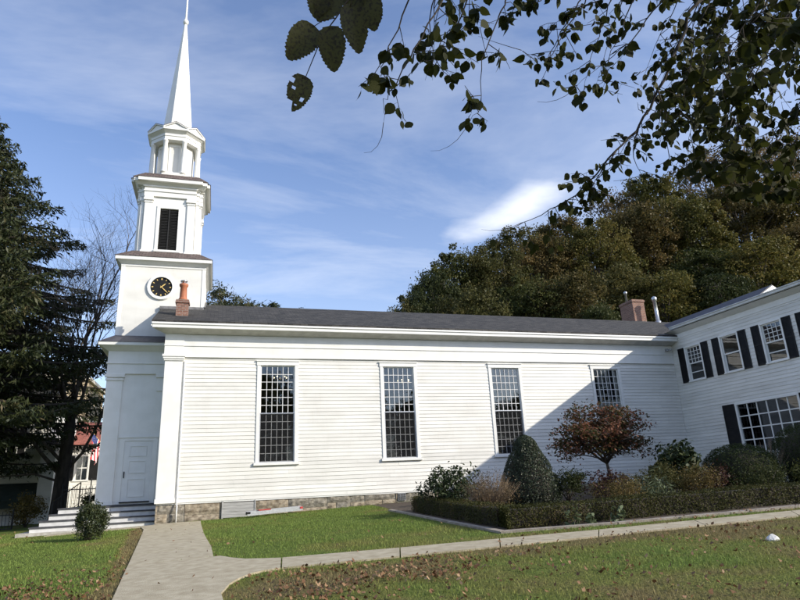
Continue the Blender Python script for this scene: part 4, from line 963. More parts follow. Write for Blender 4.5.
mb = MB(); mb.loft([(-8.9, 19.5, 3.56), (-.6, 19.5, 3.56), (-.6, 19.5, 3.68), (-8.9, 19.5, 3.68)], [(-8.9, 23, 5.3), (-.6, 23, 5.3), (-.6, 23, 5.42), (-8.9, 23, 5.42)]); mb.loft([(-8.9, 26.5, 3.56), (-.6, 26.5, 3.56), (-.6, 26.5, 3.68), (-8.9, 26.5, 3.68)], [(-8.9, 23, 5.3), (-.6, 23, 5.3), (-.6, 23, 5.42), (-8.9, 23, 5.42)]); mb.build('roof', redroof, hb)
mb = MB(); mb.add([(-8.45, 20, 3.5), (-8.45, 26, 3.5), (-8.45, 23, 5.2)], [(0, 1, 2)]); mb.build('gable', white2, hb)
mb = MB(); mb.box(-5.35, -4.75, 22.2, 22.8, 4.6, 6.05); mb.box(-5.4, -4.7, 22.15, 22.85, 5.9, 5.98); mb.build('chimney', brick, hb)
hc = thing('tan_building', (-13, 34, -1.1), 'tall tan masonry building with stone ledges glimpsed behind the spruce', 'building')
mb = MB(); mb.box(-22, -8.3, 30, 38, -1.6, 9.6); mb.build('wall', tanm, hc)
mb = MB()
for z in (3.4, 6.3, 9.6): mb.box(-22.2, -8.1, 29.75, 38.2, z, z+.28)
mb.box(-21.8, -8.5, 30.1, 37.9, 9.88, 10.1); mb.build('ledge', pmat('pale_ledge', (.60, .54, .43), (.70, .64, .52), scale=3), hc)
for x in (-20, -17.6, -15.2, -12.8, -10.4):
    for z in (4.2, 7.1):
        mb = MB(); mb.box(x-.65, x+.65, 29.94, 29.998, z-.1, z+1.9); w = mb.build('window', white2, hc); mb = MB(); mb.box(x-.5, x-.03, 29.92, 29.94, z, z+1.75); mb.box(x+.03, x+.5, 29.92, 29.94, z, z+1.75); mb.build('pane', glass2, w)
# flag on a slanting staff
fl = thing('flag', (-4.75, 19.9, 3.1), 'striped red and white flag with blue canton on the red-roofed house', 'flag')
mb = MB(); S0, S1 = Vector((-4.7, 19.98, 3.15)), Vector((-5.5, 18.3, 4.3)); mb.tube([S0, S1], .018, n=6); mb.lathe(S1.x, S1.y, [(.01, S1.z-.03), (.04, S1.z), (.01, S1.z+.04)], n=8); mb.build('staff', gold, fl)
fr_ = pmat('flag_red', (.48, .04, .05), (.55, .06, .07), scale=5); fw_ = pmat('flag_white', (.74, .73, .70), (.8, .79, .76), scale=5); fb_ = pmat('flag_blue', (.03, .045, .16), (.045, .06, .20), scale=5)
mb = MB(); NU, NV = 16, 26; dS = (S0-S1)*.62
P = [[None]*(NV+1) for _ in range(NU+1)]
for i in range(NU+1):
    for j in range(NV+1):
        u, v = i/NU, j/NV
        P[i][j] = S1+dS*u*(1-.35*v)+Vector((.12*math.sin(u*9+v*2)*v, -.03+.10*math.sin(u*11+1)*v, -1.45*v-.1*u*v))
idx = lambda i, j: i*(NV+1)+j
mb.v = [tuple(P[i][j]) for i in range(NU+1) for j in range(NV+1)]
for i in range(NU):
    for j in range(NV):
        mb.f.append((idx(i, j), idx(i+1, j), idx(i+1, j+1), idx(i, j+1))); mb.sm.append(True)
        mb.m.append(2 if (i < 9 and j < 10) else (0 if int(i*13/NU) % 2 == 0 else 1))
fcl = mb.build('cloth', [fr_, fw_, fb_], fl)
for i in range(1, 9, 2):
    for j in range(1, 10, 2):
        c0 = P[i][j]+Vector((0, -.012, 0)); mb = MB(); mb.add([c0+Vector((.02*math.cos(k*.628+1.57)*(1 if k % 2 == 0 else .42), 0, .02*math.sin(k*.628+1.57)*(1 if k % 2 == 0 else .42))) for k in range(10)], [tuple(range(10))]); mb.build('star', fw_, fcl)
def fence(x0, x1, y, zb, zt, lab):
    f_ = thing('iron_fence', ((x0+x1)/2, y, zb), lab, 'fence'); mb = MB(); n = int((x1-x0)/.13)
    for i in range(n+1): x = x0+(x1-x0)*i/n; mb.bar((x, y, zb+.1), (x, y, zt+(.05 if i % 2 else 0)), .011)
    mb.build('picket', iron, f_); mb = MB(); mb.box(x0, x1, y-.02, y+.02, zt-.12, zt-.08); mb.box(x0, x1, y-.02, y+.02, zb+.15, zb+.19); mb.build('rail', iron, f_)
    k = max(1, int((x1-x0)/2)); 
    for i in range(k+1): x = x0+(x1-x0)*i/k; mb = MB(); mb.bar((x, y, zb-.05), (x, y, zt+.08), .035); mb.lathe(x, y, [(.02, zt+.06), (.045, zt+.1), (.01, zt+.15)], n=8); mb.build('post', iron, f_)
fence(-4.6, -2.3, 7.6, -.87, .82, 'black iron picket fence beside the church steps')
fence(-13, -6.2, 6.6, -.95, -.12, 'low black iron fence at the left edge under the green canopy')

# ---------------------------------------------------------------- plants
OLIVE = [(0, (.030, .034, .011)), (.35, (.055, .056, .018)), (.7, (.080, .072, .024)), (1, (.115, .094, .032))]
GREEN = [(0, (.024, .030, .009)), (.4, (.044, .052, .015)), (.75, (.068, .070, .021)), (1, (.10, .088, .028))]
DARK = [(0, (.018, .024, .009)), (.5, (.034, .042, .014)), (1, (.058, .062, .020))]
RUST = [(0, (.038, .038, .013)), (.35, (.070, .060, .020)), (.65, (.098, .074, .026)), (1, (.14, .092, .034))]
GOLD = [(0, (.042, .048, .013)), (.4, (.078, .074, .019)), (.75, (.12, .098, .028)), (1, (.18, .135, .04))]
BROWN = [(0, (.055, .045, .02)), (.5, (.11, .082, .04)), (1, (.16, .115, .055))]
LM = {k: leafmat('leaf_'+k, [(p_, tuple(v*1.3 for v in cc_)) for p_, cc_ in c], gloss=.12, trans=.34, nscale=.22) for k, c in dict(olive=OLIVE, green=GREEN, dark=DARK, rust=RUST, gold=GOLD, brown=BROWN).items()}

def crown_points(rng, n, H, Rr, zlo, nclump, csize, lop=.25, hollow=.55):
    """leaf positions in lumpy clumps through a crown from zlo*H to H"""
    zc, rz2 = H*(zlo+1)/2, H*(1-zlo)/2; Cs = []
    while len(Cs) < nclump:
        d = unit(rng.normal(size=3)); r = rng.uniform(hollow, 1.0)**.7
        if d[2] < -.75: continue
        w = 1+lop*math.sin(3*math.atan2(d[1], d[0])+H)*abs(d[0]) - .15*max(0, -d[2])
        Cs.append([d[0]*Rr*.86*r*w, d[1]*Rr*.86*r*w, zc+d[2]*rz2*.88*r])
    Cs = np.array(Cs); ci = rng.integers(0, nclump, n); cs = csize*Rr*rng.uniform(.4, 1.5, nclump)
    d = unit(rng.normal(size=(n, 3))); rr_ = rng.uniform(.30, 1.0, n)**.6*np.where(rng.random(n) < .14, rng.uniform(1.0, 1.7, n), 1)
    off = d*(cs[ci]*rr_)[:, None]; off[:, 2] *= .72
    return Cs, Cs[ci]+off, unit(d+np.array([0, 0, .5]))
def limb_mesh(rng, Cs, H, tr, zlo, nl=26, bmat=None, par=None, twigs=True):
    mb = MB(); lean = rng.normal(size=2)*.02*H
    tp = [Vector((lean[0]*t_**2, lean[1]*t_**2, H*.82*t_-.3)) for t_ in np.linspace(0, 1, 8)]
    mb.tube(tp, [tr*(1.35 if i == 0 else 1)*(1-.85*i/7) for i in range(8)], n=9)
    t_ = mb.build('trunk', bmat or bark, par)
    mb = MB(); sel = Cs[rng.permutation(len(Cs))[:nl]]
    for c_ in sel:
        f_ = min(.9, max(.22, (c_[2]/H)*.62-.02)); i = f_*7; a = tp[int(i)].lerp(tp[min(7, int(i)+1)], i-int(i)); e_ = Vector(c_)
        m1 = a.lerp(e_, .5)+Vector((rng.normal()*.05*H, rng.normal()*.05*H, .03*H))*.5
        mb.tube([a, a.lerp(m1, .6)+Vector((0, 0, -.01*H)), m1, m1.lerp(e_, .6)+Vector(rng.normal(size=3)*.01*H), e_], [tr*.42*(1-f_*.5), tr*.30, tr*.22, tr*.13, tr*.04], n=5)
        if twigs:
            for q in range(3):
                s_ = m1.lerp(e_, rng.uniform(.3, .9)); d_ = Vector(rng.normal(size=3)); d_.z = abs(d_.z)*.6; mb.tube([s_, s_+d_.normalized()*.06*H, s_+d_.normalized()*.1*H+Vector((0, 0, .01*H))], [tr*.1, tr*.06, tr*.02], n=3)
    mb.build('limbs', bmat or bark, par)
def copy_tree(o, parent=None):
    c_ = o.copy(); COL.objects.link(c_); c_.parent = parent
    for ch_ in o.children: copy_tree(ch_, c_)
    return c_
HILL = [('near', 18.9, 29, 15.2, 2.7, 'olive'), ('near', 20.6, 30, 16.3, 3.2, 'dark'), ('near', 24.0, 34, 17.0, 3.6, 'dark'), ('near', 25.2, 27, 15.6, 4.3, 'olive'), ('near', 32.5, 30, 14.5, 4.7, 'green'), ('near', 36.1, 27, 14.7, 4.6, 'rust'),
 ('near', 44.0, 30, 13.1, 5.3, 'olive'), ('near', 46.7, 26, 13.0, 4.8, 'gold'), ('near', 57.3, 30, 12.7, 5.7, 'green'), ('near', 60.2, 26, 13.9, 5.8, 'gold'), ('near', 72.0, 28, 13.4, 7.0, 'rust'), ('near', 35.1, 22, 12.7, 3.6, 'dark'), ('near', 50.5, 22, 12.2, 4.0, 'dark'),
 ('middle', 29.9, 42, 16.7, 4.9, 'green'), ('middle', 34.3, 40, 16.4, 4.9, 'olive'), ('middle', 42.8, 42, 15.4, 5.2, 'rust'), ('middle', 48.8, 40, 16.7, 5.6, 'gold'), ('middle', 58.2, 42, 17.5, 6.4, 'rust'), ('middle', 65.6, 40, 17.8, 6.4, 'gold'), ('middle', 79.0, 42, 18.8, 7.4, 'rust'), ('middle', 88.3, 40, 18.4, 7.9, 'gold'),
 ('far', 46.8, 56, 13.6, 6.2, 'olive'), ('far', 55.4, 56, 14.2, 6.4, 'rust'), ('far', 66.0, 56, 17.1, 7.2, 'brown'), ('far', 73.2, 54, 18.8, 7.7, 'gold'), ('far', 87.5, 56, 21.5, 8.3, 'brown'), ('far', 98.2, 54, 22.8, 8.5, 'brown'), ('far', 117.6, 56, 23.1, 10.3, 'brown')]
ORDN = 'first second third fourth fifth sixth seventh eighth ninth tenth eleventh twelfth thirteenth fourteenth'.split()
WORD = dict(dark='dark green', olive='olive-green', green='mid-green', rust='rust-tinged', gold='golden-green', brown='thin brown')
protos = {}; NLEAF = dict(dark=26000, olive=26000, green=26000, rust=24000, gold=26000, brown=8000)
rows = {}
for r_ in HILL: rows.setdefault(r_[0], []).append(r_)
for row, L in rows.items():
    L.sort(key=lambda r_: math.atan2(r_[1]-1.94, r_[2]+24.24))
    for i, (rw, x, y, hgt, rad, kind) in enumerate(L):
        lab = '%s autumn tree, %s from the left in the %s row on the hillside' % (WORD[kind], ORDN[i], rw)
        if kind not in protos:
            root = thing('autumn_tree', (0, 0, 0), lab, 'tree', 'trees on the wooded hillside'); ORG[root.name] = Vector((0, 0, 0))
            rg = np.random.default_rng(hash_ := {'dark': 21, 'olive': 22, 'green': 23, 'rust': 24, 'gold': 25, 'brown': 26}[kind])
            Cs, Pp, Nn = crown_points(rg, NLEAF[kind], 15.0, 5.0, .10, 190, .19 if kind != 'brown' else .22, lop=.35)
            limb_mesh(rg, Cs, 15.0, .27, .1, nl=34, bmat=bark if kind != 'brown' else bark_g, par=root)
            quads_obj('crown', leaf_quads(Pp, rg.uniform(.17, .34, len(Pp)), rg.uniform(.12, .24, len(Pp)), rg, nrm=Nn, spread=1.0), LM[kind], root)
            protos[kind] = root; o = root
        else: o = copy_tree(protos[kind])
        o['label'] = lab; o.location = (x, y, G(x, y)-.4); o.scale = (rad/5.0, rad/5.0*1.0, hgt*dict(far=1.22, middle=1.06, near=1.0)[rw]/15.0); o.rotation_euler = (0, 0, i*1.9+len(rw))

# trees across the street behind the viewer: they show as reflections in the church windows
for i, (x, y, hgt, rad, kind) in enumerate(((-34, -58, 17, 7.5, 'green'), (-21, -63, 19, 8, 'olive'), (-7, -60, 17, 7.5, 'dark'), (6, -64, 20, 8.5, 'green'), (19, -60, 17, 7.5, 'gold'), (33, -62, 16, 8, 'olive'), (48, -58, 15, 7.5, 'rust'))):
    o = copy_tree(protos[kind]); o['label'] = '%s street tree behind the viewer, %s from the west, reflected in the church windows' % (WORD[kind], ORDN[i]); o['group'] = 'trees across the street'
    o.location = (x, y, G(x, y)-.3); o.scale = (rad/5.0, rad/5.0, hgt/15.0); o.rotation_euler = (0, 0, i*1.3+.4)
# conifer tops behind the nave roof
def spruce(root, H, prof, zb, nwh, nb, rg, leafm, tr, qn=26, ql=(.20, .38), droop=.35, bark_=None):
    mb = MB(); mb.tube([(0, 0, -.3), (0, 0, H*.5), (0, 0, H)], [tr, tr*.6, .03], n=9); mb.build('trunk', bark_ or bark_d, root)
    mb = MB(); Cc = []; Dd = []; 
    for w_ in range(nwh):
        z = zb+(H-zb)*(w_/nwh)**.92; Rw = prof(z)
        for k in range(nb):
            a = 2*math.pi*(k+rg.uniform(-.3, .3))/nb+w_*1.1; r = Rw*rg.uniform(.62, 1.12); u = np.array([math.cos(a), math.sin(a), 0]); s_ = np.array([-u[1], u[0], 0]); dr = droop*rg.uniform(.6, 1.3)
            zz = z+rg.uniform(-.25, .25); n_ = max(3, int(r/.5))
            pts = [np.array([0, 0, zz])+u*(r*q)+np.array([0, 0, (-dr*r*q*(1-.55*q*q))*1.0]) for q in np.linspace(0, 1, n_+1)]
            mb.tube([tuple(p_) for p_ in pts], [tr*.26*(r/6+.2)*(1-.9*q)+.004 for q in np.linspace(0, 1, n_+1)], n=4)
            m_ = int(r*qn); q = rg.uniform(.12, 1.0, m_)**.75
            base = np.array([0, 0, zz])+u[None]*(r*q)[:, None]; base[:, 2] += -dr*r*q*(1-.55*q*q)
            side = rg.normal(size=m_)*(.10+.30*np.sin(np.pi*np.clip(q*.9, 0, 1)))*min(1, r/3.2); base += s_[None]*side[:, None]
            base[:, 2] -= np.abs(rg.normal(size=m_))*.17+.25*np.abs(side)
            Cc.append(base); Dd.append(u[None]*rg.uniform(.1, .9, m_)[:, None]+s_[None]*np.sign(side)[:, None]*rg.uniform(0, .8, m_)[:, None]+np.array([0, 0, -.75])[None]*rg.uniform(.2, 1.3, m_)[:, None])
    mb.build('boughs', bark_ or bark_d, root)
    Cc = np.concatenate(Cc); Dd = np.concatenate(Dd); m_ = len(Cc)
    quads_obj('needles', leaf_quads(Cc, rg.uniform(*ql, m_), rg.uniform(.05, .10, m_), rg, direc=unit(Dd)), leafm, root); return m_
needle = leafmat('spruce_needles', [(0, (.018, .025, .010)), (.5, (.040, .052, .020)), (.85, (.072, .075, .030)), (1, (.12, .092, .045))], trans=.22, nscale=.5)
rg = np.random.default_rng(5)
sp_ = thing('spruce', (-10.6, 8.4, G(-10.6, 8.4)), 'very tall shaggy dark spruce at the left edge with drooping boughs', 'tree')
ORG[sp_.name] = Vector((0, 0, 0))
spruce(sp_, 22.5, lambda z: min(8.3, max(.3, (22.3-z)*.68), 5.4+max(0, z-3.9)*1.5), 3.9, 54, 9, rg, needle, .42, qn=64)
for i, (x, y, H_, r_, lab) in enumerate(((3.2, 26, 18.4, 3.4, 'dark pine top showing just right of the tower above the church roof'), (7.3, 28, 17.0, 3.2, 'smaller dark pine top behind the roof ridge, right of the taller pine'))):
    o = thing('pine', (x, y, G(x, y)), lab, 'tree', 'pines behind the church'); ORG[o.name] = Vector((0, 0, 0)); rg = np.random.default_rng(40+i)
    Cs, Pp, Nn = crown_points(rg, 12000, H_, r_, .55, 46, .26, hollow=.2); limb_mesh(rg, Cs, H_, .22, .5, nl=30, bmat=bark_d, par=o)
    quads_obj('needles', leaf_quads(Pp, rg.uniform(.25, .5, len(Pp)), rg.uniform(.06, .12, len(Pp)), rg, nrm=Nn), needle, o)
# bare tree behind the steps: thick trunk, limbs, fine twigs
bt = thing('bare_tree', (-5.0, 9.2, G(-5, 9.2)), 'leafless tree with thick dark trunk beside the church steps, left of the tower', 'tree'); ORG[bt.name] = Vector((0, 0, 0))
rg = np.random.default_rng(8)
mt = MB(); mt.tube([(-.0, 0, -.3), (-.05, 0, .4), (-.02, 0, 2.2), (.05, 0, 4.0), (.05, .1, 5.2)], [.50, .36, .31, .27, .20], n=12); mt.build('trunk', bark_d, bt)
ml, mtw = MB(), MB()
def grow(p, d, L, r, lev):
    n_ = 4; pts = [p]; dd = Vector(d)
    for k in range(n_):
        dd = (dd+Vector(rg.normal(size=3)*.10)+Vector((0, 0, .05))).normalized(); pts.append(pts[-1]+dd*L/n_)
    (ml if lev < 3 else mtw).tube(pts, [r*(1-.45*k/n_) for k in range(n_+1)], n=6 if lev < 2 else (4 if lev < 4 else 3))
    if lev >= 6: return
    nb = 3 if lev < 5 else 3
    for k in range(nb):
        q = pts[-1] if k == 0 else pts[rg.integers(1, n_+1)]
        d2 = (dd+Vector(rg.normal(size=3))*(.42 if lev < 3 else .55)); d2.y *= .85; d2.normalize()
        if d2.z < -.1: d2.z = .1
        grow(q, d2, L*rg.uniform(.62, .82), r*(.60 if k == 0 else .48), lev+1)
for (d, L, r, z) in (((-.20, .1, 1), 4.2, .15, 5.1), ((.22, .15, .95), 3.9, .10, 4.2), ((.05, -.1, 1), 4.2, .12, 4.9), ((-.45, .2, .85), 4.2, .11, 3.8), ((.0, .5, .9), 4.0, .10, 4.6), ((-.25, -.3, .9), 4.0, .10, 4.8), ((.15, .5, 1), 4.0, .10, 5.0)):
    grow(Vector((0, 0, z)), Vector(d).normalized(), L, r, 0)
def limb(pts, r0): ml.tube(pts, [.75*r0*(1-.75*i/(len(pts)-1)) for i in range(len(pts))], n=6)
limb([(-.1, 0, 2.2), (-.9, -.1, 3.1), (-1.9, -.3, 4.4), (-2.9, -.5, 5.2)], .17); limb([(-.1, 0, 2.8), (-1.1, -.2, 3.9), (-2.2, -.4, 4.4), (-3.4, -.7, 4.9)], .13)
limb([(.1, 0, 2.4), (.7, .1, 3.2), (1.3, .1, 4.6), (1.75, .1, 6.6), (2.0, .1, 8.4)], .13); limb([(.75, .1, 3.25), (1.3, .1, 3.5), (1.7, .1, 3.9), (2.0, .1, 4.5)], .07)
limb([(-.1, 0, 1.9), (-1.2, -.2, 2.3), (-2.6, -.4, 2.2), (-3.8, -.6, 2.4)], .08)
ml.build('limbs', bark, bt); mtw.build('twigs', bark_g, bt)

# shrubs
def shrub(name, loc, rx, ry, H, n, lab, mat, ls, lw, cat='shrub', group=None, nclump=26, csize=.42, stems=10, smat=None, hexa=False, shell=False, spread=.9, zlo=.05, nrmup=.4, seed=1, hollow=.35):
    x, y = loc; o = thing(name, (x, y, G(x, y)), lab, cat, group); ORG[o.name] = Vector((0, 0, 0)); rg = np.random.default_rng(seed)
    if shell:   # clipped surface: even shell with little relief
        d = unit(rg.normal(size=(n, 3))); d[:, 2] = np.where(rg.random(n) < .45, -rg.uniform(0, .85, n), np.abs(d[:, 2])); d = unit(d); k = 1+.035*np.sin(d[:, 0]*9+seed)*np.sin(d[:, 1]*8)*np.sin(d[:, 2]*7)
        r = rg.uniform(.86, 1.02, n)*k; Pp = np.stack([d[:, 0]*rx*r, d[:, 1]*ry*r, H*.46+d[:, 2]*H*.54*r], 1); Nn = d; Cs = Pp[rg.integers(0, n, 30)]*.9
    else:
        Cs, Pp, Nn = crown_points(rg, n, H, 1.0, zlo, nclump, csize, hollow=hollow); Pp[:, 0] *= rx; Pp[:, 1] *= ry; Cs[:, 0] *= rx; Cs[:, 1] *= ry
        Nn = unit(Nn+np.array([0, 0, nrmup]))
    Pp[:, 2] = np.maximum(Pp[:, 2], .02)
    if shell and rx > .6: m2_ = MB(); m2_.lathe(0, 0, [(rx*.45, .02), (rx*.74, H*.25), (rx*.78, H*.5), (rx*.62, H*.75), (rx*.25, H*.9)], n=14); m2_.build('inner_branches', bark_d, o)
    mb = MB()
    for c_ in Cs[:stems]: mb.tube([(rg.normal()*.05, rg.normal()*.05, -.03), (c_[0]*.35, c_[1]*.35, c_[2]*.5), tuple(c_)], [.018, .012, .004], n=4)
    mb.build('stems', smat or bark, o)
    f_ = leaf_hex if hexa else leaf_quads
    quads_obj('foliage', f_(Pp, rg.uniform(ls*.7, ls*1.3, n), rg.uniform(lw*.7, lw*1.3, n), rg, nrm=Nn, spread=spread), mat, o, nv=6 if hexa else 4)
    return o
yew = leafmat('yew_leaf', [(0, (.016, .026, .009)), (.5, (.034, .048, .014)), (.85, (.062, .070, .020)), (1, (.10, .09, .03))], trans=.12, gloss=.12, rough=.7)
holly = leafmat('holly_leaf', [(0, (.013, .022, .010)), (.5, (.024, .036, .015)), (1, (.045, .056, .025))], trans=.08, rough=.5, gloss=.35, nscale=3)
rhodo = leafmat('rhododendron_leaf', [(0, (.018, .030, .010)), (.5, (.034, .050, .016)), (1, (.065, .078, .026))], trans=.15, rough=.5, gloss=.3)
boxl = leafmat('box_hedge_leaf', [(0, (.030, .032, .010)), (.35, (.048, .052, .014)), (.65, (.065, .064, .018)), (.85, (.09, .070, .028)), (1, (.12, .08, .038))], trans=.2, nscale=1.6, gloss=.1)
boxtop = LM['olive']
mapl = leafmat('japanese_maple_leaf', [(0, (.034, .046, .015)), (.38, (.070, .062, .022)), (.55, (.15, .075, .038)), (.75, (.24, .10, .062)), (1, (.36, .19, .12))], trans=.35, nscale=.9)
maroon = leafmat('maroon_leaf', [(0, (.035, .014, .012)), (.5, (.07, .028, .020)), (1, (.07, .06, .025))], trans=.2, nscale=2)
tanl = leafmat('dry_tan_leaf', [(0, (.085, .062, .030)), (.5, (.14, .098, .048)), (1, (.20, .15, .08))], trans=.25, nscale=2)
pale = leafmat('pale_leaf', [(0, (.06, .085, .035)), (1, (.17, .20, .11))], trans=.2, nscale=3)
yell = leafmat('yellow_leaf', [(0, (.06, .05, .012)), (.6, (.16, .12, .03)), (1, (.26, .19, .05))], trans=.3, nscale=2)
shrub('rhododendron', (8.75, -6.6), .98, .9, 1.42, 3000, 'broad-leaved dark green rhododendron at the left end of the planting bed', rhodo, .12, .045, nclump=30, csize=.34, seed=2, hexa=True, zlo=.0)
# dry twiggy shrub
o = shrub('twiggy_shrub', (9.35, -8.1), .92, .8, 1.06, 2200, 'tan dry twiggy shrub between the rhododendron and the clipped cone', tanl, .05, .025, nclump=34, csize=.38, stems=0, seed=3)
rg = np.random.default_rng(9); mb = MB()
for k in range(260):
    a = rg.uniform(0, 6.28); r = rg.uniform(.15, 1)**.6; tx, ty, tz = .88*r*math.cos(a), .78*r*math.sin(a), 1.18*(1-.35*r*r)*rg.uniform(.75, 1.08)
    mb.tube([(tx*.12, ty*.12, 0), (tx*.6+rg.normal()*.03, ty*.6+rg.normal()*.03, tz*.55), (tx+rg.normal()*.05, ty+rg.normal()*.05, tz)], [.006, .004, .0015], n=3)
mb.build('twigs', twig_t, o)
# clipped cone
cone = thing('clipped_cone_shrub', (11.15, -7.0, G(11.15, -7)), 'dense glossy evergreen clipped into a tall rounded cone', 'topiary'); ORG[cone.name] = Vector((0, 0, 0)); rg = np.random.default_rng(12)
n = 19000; tz = rg.uniform(0, 1, n); th = rg.uniform(0, 2*np.pi, n)
pr = np.interp(tz, [0, .06, .2, .4, .6, .8, .9, .97, 1.0], [.78, .90, .93, .80, .62, .40, .31, .18, .02])
gro = .10*np.exp(-((tz-(.62+.16*np.sin(th*1.0-1.1)))/.035)**2)
r = pr*(1-gro)*rg.uniform(.92, 1.05, n)*(1+.03*np.sin(th*5+tz*9)); Pp = np.stack([r*np.cos(th), r*np.sin(th), .03+tz*2.07], 1)
Nn = np.stack([np.cos(th), np.sin(th), .35+0*th], 1)
mb = MB(); mb.lathe(0, 0, [(.60, .02), (.78, .35), (.66, .85), (.50, 1.25), (.30, 1.7), (.15, 1.95)], n=16); mb.build('inner_branches', bark_d, cone)
quads_obj('foliage', leaf_hex(Pp, rg.uniform(.03, .055, n), rg.uniform(.02, .036, n), rg, nrm=Nn, spread=.9), holly, cone, nv=6)
# japanese maple
jm = thing('japanese_maple', (14.15, -6.7, G(14, -6.7)), 'small red-leaved maple with a wide domed crown against the shaded church wall', 'tree'); ORG[jm.name] = Vector((0, 0, 0)); rg = np.random.default_rng(14)
mb = MB(); tip = []
def br(p, d, L, r, lev):
    pts = [p]; dd = Vector(d)
    for k in range(3): dd = (dd+Vector(rg.normal(size=3)*.16)).normalized(); pts.append(pts[-1]+dd*L/3)
    mb.tube(pts, [r*(1-.4*k/3) for k in range(4)], n=6 if lev < 2 else 4)
    if lev >= 3:
        tip.extend(pts[1:]); return
    for k in range(4 if lev else 6):
        a = rg.uniform(0, 6.28) if lev else k*1.05+rg.uniform(-.2, .2); d2 = dd*.55+Vector((math.cos(a), math.sin(a), rg.uniform(-.05, .65)))*.75; d2.normalize(); br(pts[-1] if (k < 2 or lev == 0) else pts[rg.integers(1, 4)], d2, L*rg.uniform(.62, .85), r*.58, lev+1)
br(Vector((0, 0, -.05)), Vector((.03, 0, 1)), 1.15, .075, 0)
T = np.array([tuple(v) for v in tip]); T[:, 2] = np.clip(T[:, 2], 1.15, 2.9)
mb.build('trunk', bark, jm)
# leaves in flat layered sprays filling a dome
n = 10500; cl = []
while len(cl) < 95:
    d = unit(rg.normal(size=3)); 
    if d[2] < -.15: continue
    r = rg.uniform(.45, 1); cl.append([d[0]*1.5*r-.05, d[1]*1.4*r, 1.72+d[2]*1.42*r*1.0-.20*abs(d[0])*r])
cl = np.array(cl); cl = np.concatenate([cl, T[rg.integers(0, len(T), 25)]])
ci = rg.integers(0, len(cl), n); off = rg.normal(size=(n, 3))*np.array([.21, .21, .085]); Pp = cl[ci]+off; Pp[:, 2] -= .25*(off[:, 0]**2+off[:, 1]**2)
quads_obj('crown', leaf_hex(Pp, rg.uniform(.06, .11, n), rg.uniform(.045, .085, n), rg, nrm=np.tile([0, 0, 1.], (n, 1)), spread=.9), mapl, jm, nv=6)
shrub('dark_azalea', (12.2, -7.4), .75, .6, 1.0, 3200, 'dark green azalea between the clipped cone and the red maple', LM['dark'], .06, .035, nclump=30, csize=.34, seed=61)
shrub('maroon_shrub', (12.5, -9.0), .72, .55, .92, 1900, 'sparse maroon-leaved shrub just right of the clipped cone', maroon, .07, .045, nclump=22, csize=.34, seed=16)
shrub('spiky_perennial', (13.0, -10.2), .5, .45, .72, 900, 'pale green strappy clump under the red maple', pale, .22, .02, cat='plant', nclump=16, csize=.5, seed=17)
shrub('azalea', (13.75, -9.7), .8, .7, 1.0, 3800, 'rounded olive-brown azalea right of the maple trunk', LM['olive'], .05, .03, nclump=30, csize=.36, seed=18)
shrub('azalea', (14.5, -10.2), .75, .7, .9, 3400, 'rust-tinged azalea left of the tall loose-leaved shrub', LM['rust'], .05, .03, nclump=30, csize=.36, seed=19)
shrub('hydrangea', (15.1, -8.9), .85, .8, 1.62, 2400, 'tall loose large-leaved shrub in front of the corner of church and house', rhodo, .15, .085, nclump=26, csize=.30, hexa=True, seed=20, zlo=.15)
shrub('maroon_shrub', (15.3, -9.9), .7, .6, .85, 1300, 'low maroon shrub at the foot of the tall loose-leaved shrub', maroon, .06, .04, nclump=22, csize=.36, seed=21)
shrub('clipped_yew', (16.95, -9.3), 1.08, 1.05, 1.42, 17000, 'large round clipped yew in front of the picture window corner', yew, .05, .022, shell=True, seed=22)
shrub('clipped_yew', (20.05, -9.3), 1.35, 1.3, 2.05, 22000, 'dark domed yew at the right edge covering the picture window', yew, .05, .022, shell=True, seed=23)
o = shrub('twiggy_shrub', (18.4, -8.8), .85, .7, 1.3, 1100, 'pale grey twiggy shrub between the two round yews', pale, .05, .03, nclump=24, csize=.36, stems=0, seed=24)
rg = np.random.default_rng(25); mb = MB()
for k in range(150):
    a = rg.uniform(0, 6.28); r = rg.uniform(.15, 1)**.6; tx, ty, tz_ = .9*r*math.cos(a), .8*r*math.sin(a), 1.65*(1-.35*r*r)*rg.uniform(.7, 1.05)
    mb.tube([(tx*.12, ty*.12, 0), (tx*.6+rg.normal()*.04, ty*.6, tz_*.55), (tx, ty, tz_)], [.009, .006, .002], n=3)
mb.build('twigs', twig_t, o)
shrub('fern_clump', (17.6, -11.1), .7, .5, .8, 2200, 'green ferny clump behind the hedge below the round yew', LM['green'], .12, .03, cat='plant', nclump=18, csize=.4, seed=26)
shrub('azalea', (11.9, -10.4), .85, .6, .72, 3600, 'low brownish azalea behind the hedge between cone and maple', LM['rust'], .045, .03, nclump=24, csize=.38, seed=27)
shrub('azalea', (15.9, -11.1), .9, .6, .78, 3600, 'low dark green azalea behind the middle of the hedge', LM['dark'], .045, .03, nclump=24, csize=.38, seed=28)
shrub('azalea', (19.2, -11.6), 1.0, .6, .95, 3600, 'low green azalea at the right end of the hedge', LM['green'], .045, .03, nclump=24, csize=.38, seed=29)
shrub('holly_bush', (-1.47, -3.75), .44, .44, 1.0, 7500, 'small rounded holly bush on the lawn in front of the church steps', leafmat('bush_leaf', [(0, (.022, .034, .012)), (.5, (.042, .056, .018)), (1, (.09, .095, .03))], trans=.2, nscale=4, gloss=.45), .055, .034, nclump=120, csize=.30, hollow=.72, spread=1.2, seed=31, zlo=-.04)
shrub('yellowing_bush', (-6.0, 8.0), .75, .6, 1.5, 2000, 'yellow-leaved bush left of the bare tree trunk', yell, .09, .06, nclump=24, csize=.36, seed=32, zlo=.0)
